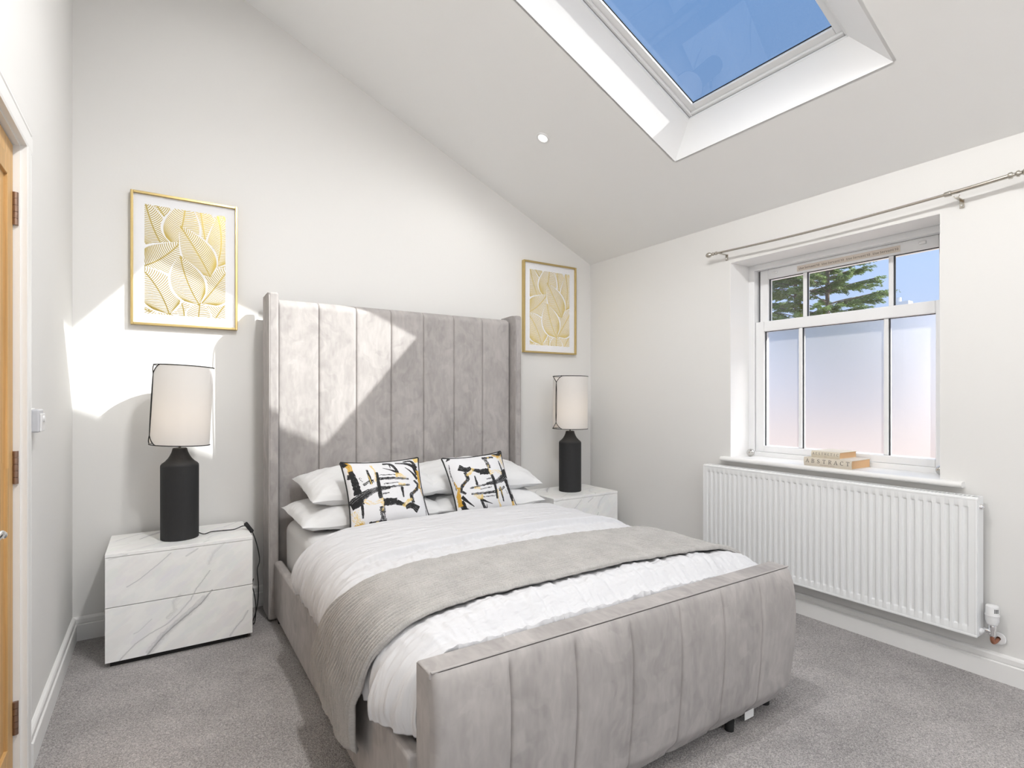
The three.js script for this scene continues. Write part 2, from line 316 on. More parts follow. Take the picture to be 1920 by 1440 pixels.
// ------------------------------------------------------------------ oak door in the left wall
{
  const d = structGroup('door_1');
  const t = 0.03;
  // lining
  part('door_lining', boxAt(XL - 0.3, XL, 0, DY, DZ0 - t, DZ0), M.trim, d);
  part('door_lining', boxAt(XL - 0.3, XL, 0, DY, DZ1, DZ1 + t), M.trim, d);
  part('door_lining', boxAt(XL - 0.3, XL, DY, DY + t, DZ0 - t, DZ1 + t), M.trim, d);
  // architrave: moulded section
  const sec = [[0, 0], [0.016, 0], [0.018, 0.008], [0.018, 0.05], [0.0145, 0.053], [0.0145, 0.058], [0.017, 0.062], [0.014, 0.074], [0, 0.078]];
  const up = extrude(sec.map(([a, b]) => [a, b]), DY + 0.008).rotateX(-Math.PI / 2); // section in x, -z; runs up y
  part('architrave', metreUV(up.translate(XL, 0, DZ0 - 0.006)), M.trim, d);
  const up2 = extrude(sec.map(([a, b]) => [a, -b]).reverse(), DY + 0.008).rotateX(-Math.PI / 2);
  part('architrave', metreUV(up2.translate(XL, 0, DZ1 + 0.006)), M.trim, d);
  const zz = extrude(sec, DZ1 - DZ0 + 0.168);
  part('architrave', metreUV(zz.translate(XL, DY + 0.006, DZ0 - 0.084)), M.trim, d);
  // leaf
  const xf = XL - 0.016, xb = xf - 0.04, z0 = DZ0 + 0.003, z1 = DZ1 - 0.003, y0 = 0.008, y1 = DY - 0.003, st = 0.068, rt = 0.112, rb = 0.15;
  part('stile', rboxAt(xb, xf, y0, y1, z0, z0 + st, 0.002), M.oak, d);
  part('stile', rboxAt(xb, xf, y0, y1, z1 - st, z1, 0.002), M.oak, d);
  part('rail', rboxAt(xb, xf, y1 - rt, y1, z0 + st + 0.0005, z1 - st - 0.0005, 0.002), M.oak, d);
  part('rail', rboxAt(xb, xf, y0, y0 + rb, z0 + st + 0.0005, z1 - st - 0.0005, 0.002), M.oak, d);
  part('door_panel', rboxAt(xb + 0.008, xf - 0.009, y0 + rb - 0.01, y1 - rt + 0.01, z0 + st - 0.01, z1 - st + 0.01, 0.002), M.oak, d);
  for (const y of [0.221, 1.0, 1.805]) {
    const h = new THREE.Group(); h.name = 'hinge'; h.position.set(xf + 0.006, y, DZ0 + 0.004); d.add(h);
    for (let k = 0; k < 5; k++) part('knuckle', cyl(0.0078, 0.0078, 0.0195, 16), M.bronze, h, [0, (k - 2) * 0.0205, 0]);
    part('leaf', boxAt(-0.004, 0.004, -0.05, 0.05, -0.0035, -0.0005), M.bronze, h);
  }
  const lv = new THREE.Group(); lv.name = 'handle'; lv.position.set(xf, 0.895, z1 - 0.052); d.add(lv);
  part('rose', cyl(0.026, 0.026, 0.008, 32).rotateZ(Math.PI / 2), M.chrome, lv, [0.004, 0, 0]);
  part('lever', tube([V(0.006, 0, 0), V(0.055, 0, 0), V(0.069, 0, -0.02), V(0.071, 0.004, -0.09), V(0.069, 0.002, -0.14), V(0.066, -0.008, -0.178)], 0.0095, 50, 12), M.chrome, lv);
}
// room thermostat
{
  const t = thing('thermostat', 'small white room thermostat box on the wall beside the oak door', 'thermostat', [XL, 1.139, -2.425]);
  part('back_plate', rboxAt(0, 0.007, -0.042, 0.042, -0.042, 0.042, 0.003), M.plastic, t);
  part('body', rboxAt(0.006, 0.029, -0.039, 0.039, -0.039, 0.039, 0.006, 3), M.greyPlastic, t);
  part('cover', rboxAt(0.0285, 0.034, -0.036, 0.024, -0.033, 0.033, 0.0025), M.plastic, t);
  part('dial', cyl(0.011, 0.012, 0.006, 24).rotateZ(Math.PI / 2), M.plastic, t, [0.036, 0.006, 0]);
}

// ------------------------------------------------------------------ window in the right wall
{
  const w = structGroup('window_1');
  const xf = 3.235, xo = XR + 0.29;
  const bx = (n, x0, x1, y0, y1, z0, z1, r = 0.004, m = M.upvc) => part(n, rboxAt(x0, x1, y0, y1, z0, z1, r), m, w);
  const yb = 0.838, yt = WY1;
  // outer frame
  bx('window_frame', xf - 0.012, xo, yb, yt, WZ0, WZ0 + 0.04); bx('window_frame', xf - 0.012, xo, yb, yt, WZ1 - 0.04, WZ1);
  bx('window_frame', xf - 0.012, xo, yt - 0.036, yt, WZ0 + 0.04, WZ1 - 0.04); bx('window_frame', xf - 0.012, xo, yb, yb + 0.03, WZ0 + 0.04, WZ1 - 0.04);
  // lower sash and its meeting rail
  const L0 = WZ0 + 0.042, L1 = WZ1 - 0.042, g0 = -2.042, g1 = -1.126, ly0 = 0.908, ly1 = 1.636;
  bx('lower_sash', xf, xf + 0.055, yb + 0.03, 1.70, L0, g0); bx('lower_sash', xf, xf + 0.055, yb + 0.03, 1.70, g1, L1);
  bx('lower_sash', xf, xf + 0.055, yb + 0.03, ly0, g0, g1); bx('meeting_rail', xf, xf + 0.055, ly1, 1.70, g0, g1, 0.006);
  // upper sash sits further out
  const xu = xf + 0.03, u0 = -2.032, u1 = -1.122, uy0 = 1.703, uy1 = 1.972;
  bx('upper_sash', xu, xu + 0.05, 1.695, yt - 0.036, L0 + 0.012, u0); bx('upper_sash', xu, xu + 0.05, 1.695, yt - 0.036, u1, L1 - 0.012);
  bx('upper_sash', xu, xu + 0.05, uy1, yt - 0.036, u0, u1); bx('upper_sash', xu, xu + 0.05, 1.695, uy0, u0, u1);
  bx('seal', xu + 0.002, xu + 0.03, 1.70, yt - 0.033, L0 + 0.007, L0 + 0.0125, 0.001, M.gasket); bx('seal', xu + 0.002, xu + 0.03, yt - 0.0375, yt - 0.034, L0 + 0.01, L1 - 0.01, 0.001, M.gasket);
  const cutsL = [[g0, -1.822], [-1.800, -1.361], [-1.338, g1]], cutsU = [[u0, -1.812], [-1.789, -1.350], [-1.327, u1]];
  for (const k of [0, 1]) {
    bx('glazing_bar', xf + 0.008, xf + 0.045, ly0, ly1, cutsL[k][1], cutsL[k + 1][0], 0.005);
    bx('glazing_bar', xu + 0.008, xu + 0.045, uy0, uy1, cutsU[k][1], cutsU[k + 1][0], 0.005);
  }
  const pane = (x, y0, y1, [z0, z1], m, th, n) => {
    part(n, boxAt(x, x + th, y0 - 0.004, y1 + 0.004, z0 - 0.004, z1 + 0.004), m, w);
    const s = 0.005; // dark glazing seal round the pane
    const dx0 = x - 0.006, dx1 = x + 0.003;
    part('glazing_seal', join([boxAt(dx0, dx1, y0, y1, z0, z0 + s), boxAt(dx0, dx1, y0, y1, z1 - s * 0.3, z1), boxAt(dx0, dx1, y1 - s * 0.6, y1, z0, z1)]), M.gasket, w);
  };
  for (const c of cutsL) pane(xf + 0.022, ly0, ly1, c, M.frosted, 0.006, 'frosted_pane');
  for (const c of cutsU) pane(xu + 0.022, uy0, uy1, c, M.glass, 0.004, 'clear_pane');
  // strip of printed tape left on the top rail, and the two clear stops beside it
  const strip = canvasTex(1024, 64, (c, W, H) => {
    c.fillStyle = '#d9cfc4'; c.fillRect(0, 0, W, H); c.fillStyle = '#7d7166'; c.font = 'bold 34px sans-serif'; c.textBaseline = 'middle';
    for (let i = 0; i < 4; i++) { c.globalAlpha = i ? 0.85 : 1; c.fillText('Use', 18 + i * 253, 33); c.fillText('Servant', 84 + i * 253, 33); c.fillText('10', 212 + i * 253, 33); }
  });
  const ms = std({ map: strip, roughness: 0.6 });
  const zs0 = -1.842, zs1 = -1.29, g = new THREE.PlaneGeometry(zs1 - zs0, 0.034); // a printed film
  const film = part('printed_tape', join([g.rotateY(-Math.PI / 2)]), ms, w, [xu - 0.0012, 2.0, (zs0 + zs1) / 2]);
  { const uv = film.geometry.attributes.uv; void uv; }
  for (const z of [-1.985, -1.19]) part('sash_stop', rbox(0.012, 0.016, 0.034, 0.005, 3), M.plastic, w, [xu - 0.005, 2.005, z]);
  // window board
  const nose = []; for (let i = 0; i <= 8; i++) { const a = Math.PI / 2 + Math.PI * i / 8; nose.push([0.0135 * Math.cos(a), 0.0135 * Math.sin(a)]); }
  const sillP = [[0.24, 0.0135], ...nose, [0.24, -0.0135]].reverse();
  const z0 = -2.19, z1 = -0.945;
  const front = extrude([[0.045, 0.0135], ...nose, [0.045, -0.0135]].reverse(), z1 - z0); // across the wall face with its horns
  part('window_sill', join([front.translate(3.004, 0.8265, z0), extrude([[0, 0.0135], [0.2, 0.0135], [0.2, -0.0135], [0, -0.0135]].reverse(), WZ1 - WZ0 - 0.002).translate(3.045, 0.8265, WZ0 + 0.001)]), M.trim, w);
  void sillP;
  // plastered reveal
  part('window_reveal', boxAt(XR + 0.0005, xf - 0.01, 0.84, WY1, WZ0 - 0.001, WZ0 + 0.0015), M.reveal, w);
  part('window_reveal', boxAt(XR + 0.0005, xf - 0.01, WY1 - 0.0015, WY1 + 0.001, WZ0, WZ1), M.reveal, w);
  part('window_reveal', boxAt(XR + 0.0005, xf - 0.01, 0.84, WY1, WZ1 - 0.0015, WZ1 + 0.001), M.reveal, w);
}
// unseen glazed doors behind the camera, placed to bring in soft daylight
{
  const d = structGroup('window_3'), x0 = 0.35, x1 = 2.75, y1 = 2.15, z0 = ZF + 0.1, z1 = ZF + 0.17, f = 0.05, s = 0.07, xm = (x0 + x1) / 2;
  const b = (n, a, c, e, g) => part(n, rboxAt(a, c, e, g, z0, z1, 0.004), M.upvc, d);
  b('frame', x0, x0 + f, 0, y1); b('frame', x1 - f, x1, 0, y1); b('frame', x0 + f, x1 - f, y1 - f, y1); b('frame', x0 + f, x1 - f, 0, 0.03);
  for (const [a, c] of [[x0 + f, xm], [xm, x1 - f]]) {
    b('door_stile', a + 0.001, a + s, 0.03, y1 - f); b('door_stile', c - s, c - 0.001, 0.03, y1 - f); b('door_rail', a + s, c - s, 0.03, 0.18); b('door_rail', a + s, c - s, y1 - f - s, y1 - f);
    part('glass_pane', boxAt(a + s - 0.01, c - s + 0.01, 0.17, y1 - f - s + 0.01, z0 + 0.03, z0 + 0.034), M.glass, d);
  }
}

// ------------------------------------------------------------------ ceiling downlights
{
  const spots = [[1.97, -2.697, 0.08], [0.75, -1.25, 0.62], [0.75, -0.7, 0.46], [0.3, -2.6, 0.07], [1.15, 0.2, 0.26], [2.2, 2.0, 0.08]];  // first is in view; the others are unseen, placed to light walls and bed
  const bezel = lathe([[0.0285, -0.002], [0.031, -0.005], [0.035, -0.0065], [0.041, -0.005], [0.0435, -0.001], [0.0435, 0.001]], 40);
  const lens = lathe([[0, -0.0035], [0.02, -0.0033], [0.0285, -0.002], [0.0285, 0.002], [0, 0.002]], 32);
  spots.forEach(([x, z, k], i) => {
    const t = thing('downlight', i ? 'recessed ceiling downlight with white rim, out of view, placed to light the walls and bed' : 'small round white downlight glowing in the sloping ceiling left of the skylight', 'light', [x, ceilY(x), z], 0, i ? 'downlights out of view' : undefined);
    t.rotation.set(0, 0, -PHI);
    part('rim', bezel, M.plastic, t); part('lamp_lens', lens, M.glow, t);
    const l = new THREE.SpotLight(lin(1, 0.992, 0.985), k * DOWNLIGHT, 0, 1.5, 0.35, 2);
    l.position.set(0, -0.012, 0); l.target.position.set(i ? Math.sin(PHI) : 0, i ? -Math.cos(PHI) : -1, 0); l.castShadow = true; l.shadow.radius = 3; t.add(l, l.target);
  });
}

{ // globe pendant added out of view behind the camera as fill light
  const [x, z] = [1.3, 1.55], y = 2.3, top = ceilY(x) - y;
  const t = thing('added_pendant_lamp', 'added white globe pendant, unseen fill light behind the camera', 'light', [x, y, z]);
  part('globe', new THREE.SphereGeometry(0.2, 40, 28), M.opal, t); part('cap', cyl(0.035, 0.05, 0.05, 32), M.chrome, t, [0, 0.21, 0]);
  part('cable', cyl(0.003, 0.003, top - 0.24, 10), M.black, t, [0, 0.225 + (top - 0.24) / 2, 0]); part('ceiling_rose', cyl(0.05, 0.05, 0.03, 32), M.plastic, t, [0, top - 0.01, 0], [0, 0, -PHI]);
  const l = new THREE.PointLight(lin(1, 0.992, 0.985), FILL_PENDANT, 0, 2); l.castShadow = true; l.shadow.radius = 9; t.add(l);
}
// ------------------------------------------------------------------ bed
const ZH = -3.245;             // front of the headboard panels
const bed = thing('bed', 'grey crushed velvet bed with tall winged channel headboard and padded footboard', 'bed', [0, 0, 0]);
{
  const grp = (n, p) => { const g = new THREE.Group(); g.name = n; p.add(g); return g; };
  const bulge = (u, k = 4) => Math.sqrt(Math.max(0, 1 - Math.pow(Math.abs(2 * u - 1), k)));
  // headboard
  const hb = grp('headboard', bed);
  const xa = 0.553, xb = 2.079, n = 7, w = (xb - xa) / n, top = 1.765;
  part('backing', rboxAt(0.545, 2.087, 0.03, top - 0.012, -3.386, ZH - 0.018, 0.006), M.velvet, hb);
  for (let k = 0; k < n; k++) {
    const x0 = xa + k * w;
    const crease = (x, y) => { // loose cloth: a few shallow diagonal pulls low on the middle panels
      const t = Math.max(0, 1 - Math.abs((y - 1.05) / 0.28)); const d = sn(x * 26 + y * 9, y * 7 - x * 3, 300 + k, 2);
      return 0.0035 * t * Math.pow(Math.abs(d), 1.5) * Math.sign(d) + 0.0016 * sn(x * 9, y * 4, 310, 2);
    };
    const g = grid(40, 90, (a, v) => {
      const u = 0.5 + 0.5 * Math.sign(2 * a - 1) * Math.pow(Math.abs(2 * a - 1), 0.5), y = 0.25 + v * (top - 0.25), over = smoothstep(y, top - 0.035, top);
      const x = x0 + u * w, z = ZH - 0.012 + 0.012 * bulge(u, 14) * (1 - 0.1 * over) + crease(x, y) * bulge(u) - 0.03 * over * over;
      return [x + 0.0, y, z, x, y];
    });
    const cap = grid(40, 4, (a, v) => { const u = 0.5 + 0.5 * Math.sign(2 * a - 1) * Math.pow(Math.abs(2 * a - 1), 0.5); const x = x0 + u * w; return [x, top - 0.0005 + 0.004 * bulge(u) * Math.sin(Math.PI * v), ZH - 0.042 + 0.012 * bulge(u, 14) * 0.9 - v * 0.098, x, top + v * 0.14]; });
    part('channel', join([g, cap]), M.velvet, hb);
  }
  for (const [x0, x1] of [[0.492, 0.5445], [2.0875, 2.140]]) {
    const s = new RoundedBoxGeometry(x1 - x0, 1.79 - 0.005, 0.204, 4, 0.014).translate((x0 + x1) / 2, 1.79 / 2 + 0.003, -3.284);
    part('wing', metreUV(s), M.velvet, hb);
    part('wing_piping', tube([V(x0 + 0.003, 0.02, -3.186), V(x0 + 0.003, 0.9, -3.186), V(x0 + 0.003, 1.77, -3.186), V(x0 + 0.004, 1.784, -3.2), V(x0 + 0.004, 1.785, -3.375)], 0.0035, 80, 6), M.velvet, hb);
  }
  // footboard: padded channels with a tucked-under foot
  const fb = grp('footboard', bed);
  const fa = 0.541, fbx = 2.066, fw = (fbx - fa) / 7, ft = 0.557, zf = -1.2;
  const prof = (y) => { const t = (ft - y) / (ft - 0.035); return zf + 0.034 * Math.pow(Math.sin(Math.PI * Math.pow(clamp(t, 0, 1), 0.62)), 0.8) - 0.035 * smoothstep(t, 0.86, 1); };
  part('core', rboxAt(fa + 0.004, fbx - 0.004, 0.05, ft - 0.004, -1.277, zf - 0.05, 0.006), M.velvet, fb);
  part('top_panel', rboxAt(fa, fbx, ft - 0.02, ft, -1.279, zf - 0.0015, 0.005, 3), M.velvet, fb);
  part('top_seam', tube([V(fa + 0.004, ft - 0.001, zf - 0.001), V(1.3, ft - 0.0005, zf - 0.001), V(fbx - 0.004, ft - 0.001, zf - 0.001)], 0.0032, 60, 6), M.velvet, fb);
  for (let k = 0; k < 7; k++) {
    const x0 = fa + k * fw;
    const g = grid(40, 60, (a, v) => {
      const u = 0.5 + 0.5 * Math.sign(2 * a - 1) * Math.pow(Math.abs(2 * a - 1), 0.6), y = ft - 0.002 - v * (ft - 0.037);
      const b = bulge(u, 9), x = x0 + u * fw, R = 0.03, dx = Math.max(0, k === 0 ? R - (x - fa) : k === 6 ? R - (fbx - x) : 0) / R, edge = Math.sqrt(Math.max(0, 1 - dx * dx));
      const top = smoothstep(v, 0, 0.1), z = prof(y) - 0.011 * top + 0.011 * (k === 0 && u < 0.5 || k === 6 && u > 0.5 ? 1 : b) * top + 0.002 * sn(x * 8, y * 6, 330, 2) * b * top;
      const side = k === 6 ? 0.018 * Math.sin(Math.PI * Math.pow(v, 0.8)) * smoothstep(u, 0.3, 1) : 0;
      return [x + side, y, lerp(prof(y) - R - 0.002, z, edge), x, y];
    }, true);
    part('channel', g, M.velvet, fb);
  }
  for (const [x, dx] of [[fa, -1], [fbx, 1]]) { // end faces
    const g = grid(10, 40, (u, v) => { const y = ft - 0.004 - v * (ft - 0.04), z = lerp(-1.279, prof(y) - 0.032, u); const bl = 0.018 * Math.sin(Math.PI * Math.pow(v, 0.8)); return [x + (dx > 0 ? bl : 0) * u + dx * 0.002 * Math.sin(Math.PI * u), y, z, z, y]; }, dx > 0);
    part('end_panel', g, M.velvet, fb);
  }
  // side rails
  for (const [x0, x1] of [[0.519, 0.567], [2.064, 2.112]]) {
    const g = new RoundedBoxGeometry(x1 - x0, 0.288, 1.92, 4, 0.016).translate((x0 + x1) / 2, 0.036 + 0.144, -2.238);
    part('side_rail', metreUV(g), M.velvet, bed);
  }
  part('slat_base', rboxAt(0.568, 2.063, 0.20, 0.24, -3.2, -1.29, 0.004), M.black, bed);
  for (const [x, z] of [[0.6, -1.27], [2.02, -1.27], [0.6, -3.3], [2.03, -3.3], [1.3, -1.29], [0.548, -3.14], [1.75, -1.24]]) part('foot', cyl(0.018, 0.016, 0.037, 16), M.black, bed, [x, 0.0185, z]);
  part('care_label', boxAt(1.83, 1.885, 0.012, 0.042, -1.232, -1.231), std({ color: lin(0.8, 0.8, 0.79), roughness: 0.8 }), bed);
}
const mattress = thing('mattress', 'mattress in a white fitted sheet under the pillows', 'mattress', [0, 0, 0]);
{
  const g = new RoundedBoxGeometry(1.474, 0.305, 1.92, 6, 0.06).translate(1.315, 0.2415 + 0.1525, -2.253);
  const p = g.attributes.position;
  for (let i = 0; i < p.count; i++) p.setX(i, p.getX(i) + 0.006 * sn(p.getZ(i) * 4, p.getY(i) * 9, 400));
  part('fitted_sheet', metreUV(g), M.linen, mattress);
}

// cross-section of the made bed, left hem to right hem, by arc length
const bedProfile = (() => {
  const pts = [];
  const add = (x, y) => pts.push([x, y]);
  add(0.498, 0.335); add(0.487, 0.385); add(0.492, 0.44); add(0.512, 0.495); add(0.55, 0.543); add(0.605, 0.577); add(0.68, 0.596); add(0.80, 0.606); add(1.05, 0.612); add(1.35, 0.613);
  add(1.62, 0.608); add(1.82, 0.598); add(1.93, 0.583); add(2.01, 0.555); add(2.07, 0.51); add(2.11, 0.45); add(2.125, 0.39); add(2.122, 0.335);
  const c = new THREE.CatmullRomCurve3(pts.map(([x, y]) => V(x, y, 0)), false, 'centripetal'); c.arcLengthDivisions = 600;
  const L = c.getLength(), N = 600, P = c.getSpacedPoints(N);
  return { L, at(s) { const t = clamp(s / L, 0, 1) * N, i = Math.min(N - 1, Math.floor(t)), f = t - i, a = P[i], b = P[i + 1]; const tx = b.x - a.x, ty = b.y - a.y, l = Math.hypot(tx, ty); return { x: lerp(a.x, b.x, f), y: lerp(a.y, b.y, f), nx: -ty / l, ny: tx / l }; } };
})();
const wob = (x, z) => 0.007 * sn(x * 2.2, z * 2.6, 500, 2);
function duvetPoint(s, z, detail = true, drape = 1) {
  const q = bedProfile.at(s), side = 1 - smoothstep(Math.min(s, bedProfile.L - s), 0.16, 0.42);
  let h = wob(q.x, z) * (1 - side);
  // the deep folds that hang down the sides
  h += side * drape * (0.020 * sn(z * 8 + s * 1.5, s * 1.2, 510, 2) + 0.015 * sn(z * 20 - s * 4, s * 3, 515, 3) + 0.009 * sn(z * 46 - s * 9, s * 2.4, 518, 2));
  if (detail) {
    const band = smoothstep(z, -2.045, -2.02), top = 1 - side; // gathered seersucker beyond the smooth turned-back band
    const row = Math.sin(z * 44 + 1.2 * sn(q.x * 1.5, z * 1.5, 520)) * 0.004;
    h += band * top * (row + 0.006 * sn(q.x * 20, z * 8, 530, 3) + 0.008 * sn(q.x * 52, z * 17, 535, 3));
    h += (1 - band) * top * (0.010 * sn(q.x * 3.2, z * 14, 540, 3) + 0.0022 * sn(q.x * 20, z * 20, 545, 2));
  }
  return [q.x + q.nx * h, q.y + q.ny * h, z, q.nx, q.ny];
}
const duvet = thing('duvet', 'white crinkled duvet with turned-back top spread over the bed', 'duvet');
{
  const L = bedProfile.L;
  const z0 = -2.565, z1 = -1.284;
  const g = shell(400, 400, (u, v) => {
    const s = u * L, edge = 0.02 * sn(s * 2.5, 3, 550, 2);
    const z = lerp(z0 + edge * (1 - v), z1, v); const p = duvetPoint(s, z);
    const zf = -2.03 + 0.028 * sn(p[0] * 3.2, 1, 560, 3), fold = 1 - smoothstep(z, zf - 0.006, zf + 0.004), lip = smoothstep(z, zf - 0.07, zf - 0.004) * fold; // turned-back band, proud at its edge
    const hem = 1 - smoothstep(z, z0, z0 + 0.05);
    const sideFade = smoothstep(Math.min(s, L - s), 0.12, 0.5);
    const k = (0.010 * fold + 0.018 * lip) * sideFade - 0.045 * hem * hem;
    const foot = smoothstep(z, -1.36, -1.29) * 0.05, tuck = smoothstep(z, -1.42, -1.29) * (1 - smoothstep(s, 0.1, 0.6)) * 0.05;
    const hemlift = (1 - smoothstep(s, 0, 0.1)) * (0.018 * sn(z * 5, 1, 570, 2) + 0.03 * (1 - smoothstep(z, -2.56, -2.3)));
    return [p[0] + p[3] * k + tuck, p[1] + p[4] * k - foot * sideFade + hemlift + 0.014 * (1 - smoothstep(s, 0, 0.1)), z, p[0], z];
  }, 0.022, true);
  part('duvet_cover', g, M.duvet, duvet);
}
const blanket = thing('throw_blanket', 'ribbed light grey fleece throw laid across the foot of the white duvet', 'blanket');
{
  const hang = 0.168, L0 = bedProfile.L - 0.12, total = hang + L0, ribs = 25;
  const g = shell(190, ribs * 8, (u, v) => {
    // v runs from the back edge to the front edge, u from the hem on the left over the bed
    const hemv = 0.055 * smoothstep(v, 0.55, 1) * smoothstep(v, 0.7, 1) - 0.03 * smoothstep(v, 0.0, 0.7) + 0.010 * sn(v * 7, 2, 600, 2);
    const s = -hang - 0.012 + u * total + (1 - smoothstep(u, 0, 0.12)) * hemv + 0;
    const side = 1 - smoothstep(s, -0.2, 0.42), low = 1 - smoothstep(s, -hang, 0.25);
    const zb = lerp(-1.818, -1.80, smoothstep(s, 0.4, 1.8)) - 0.265 * Math.pow(side, 1.25) + 0.006 * sn(s * 6, 1, 610, 2);
    const zf = -1.408 + 0.006 * sn(s * 5, 1, 620, 2) - 0.175 * Math.pow(side, 1.1);
    const z = lerp(zb, zf, v);
    let x, y, nx, ny;
    if (s >= 0.06) { const p = duvetPoint(s, z, false, 0.35), q = duvetPoint(s, z, true, 0.35); x = lerp(p[0], q[0], 0.4); y = lerp(p[1], q[1], 0.4); nx = p[3]; ny = p[4]; }
    else { const p = duvetPoint(0.06, z, false, 0.35); const d = 0.06 - s; x = p[0] - 0.008 * smoothstep(d, 0, 0.06) + 0.022 * smoothstep(d, 0.04, 0.24) + low * 0.008 * sn(z * 12, 4, 630, 2); y = p[1] - d; nx = -1; ny = 0; }
    const rib = Math.pow(Math.abs(Math.sin(Math.PI * (v * ribs + 0.12 * sn(s * 3, v * 6, 650, 2)))), 0.9), edge = Math.min(1, Math.min(v, 1 - v) * 60, u * 120, (1 - u) * 120);
    const h = 0.017 + (0.0125 * rib + 0.0006 * sn(s * 40, v * 120, 640, 2)) * Math.sqrt(edge) - 0.004 * (1 - edge);
    return [x + nx * h, y + ny * h, z, s, z];
  }, 0.011, true);
  part('fleece', g, M.throwing, blanket);
}

// pillows
function pillowGeo(w, d, t, sd, point = 0.03, wrinkle = 1) {
  const f = (sgn) => grid(72, 54, (a, b) => {
    const u = a * 2 - 1, v = b * 2 - 1;
    const e = Math.pow(Math.max(0, (1 - Math.pow(Math.abs(u), 2.6)) * (1 - Math.pow(Math.abs(v), 2.4))), 0.55);
    const x = w / 2 * u * (1 - point * (1 - v * v) * Math.pow(Math.abs(u), 3)), z = d / 2 * v * (1 - point * 1.2 * (1 - u * u) * Math.pow(Math.abs(v), 3));
    const wr = wrinkle * (0.016 * sn(u * 3 + sd, v * 3, sd, 3) * e + 0.011 * Math.sqrt(e) * (1 - e) * 2 * sn(u * 7, v * 7, sd + 5, 2));
    return [x, sgn * t / 2 * e * (sgn > 0 ? 1.1 : 0.85) + wr + 0.012 * wrinkle * (1 - e) * sn(u * 2, v * 2, sd + 9, 2), z, x, z];
  }, sgn > 0);
  const g = join([f(1), f(-1)]); return g;
}
function pillow(label, pos, rot, w, d, t, sd) {
  const p = thing('pillow', label, 'pillow', pos); p.rotation.set(...rot);
  part('pillowcase', pillowGeo(w, d, t, sd), M.linen, p); return p;
}
pillow('white pillow lying flat at the bottom of the left pile', [0.945, 0.606, -2.95], [0.06, 0.02, 0.0], 0.77, 0.50, 0.155, 11);
pillow('plump white pillow leaning on top of the left pile behind the wider cushion', [0.985, 0.727, -2.995], [0.17, 0.03, -0.02], 0.73, 0.44, 0.185, 23);
pillow('white pillow lying flat at the bottom of the right pile', [1.64, 0.602, -2.95], [0.06, -0.02, 0.0], 0.72, 0.50, 0.15, 37);
pillow('plump white pillow leaning on top of the right pile beside the nightstand', [1.645, 0.722, -2.995], [0.18, -0.04, -0.02], 0.77, 0.44, 0.19, 41);

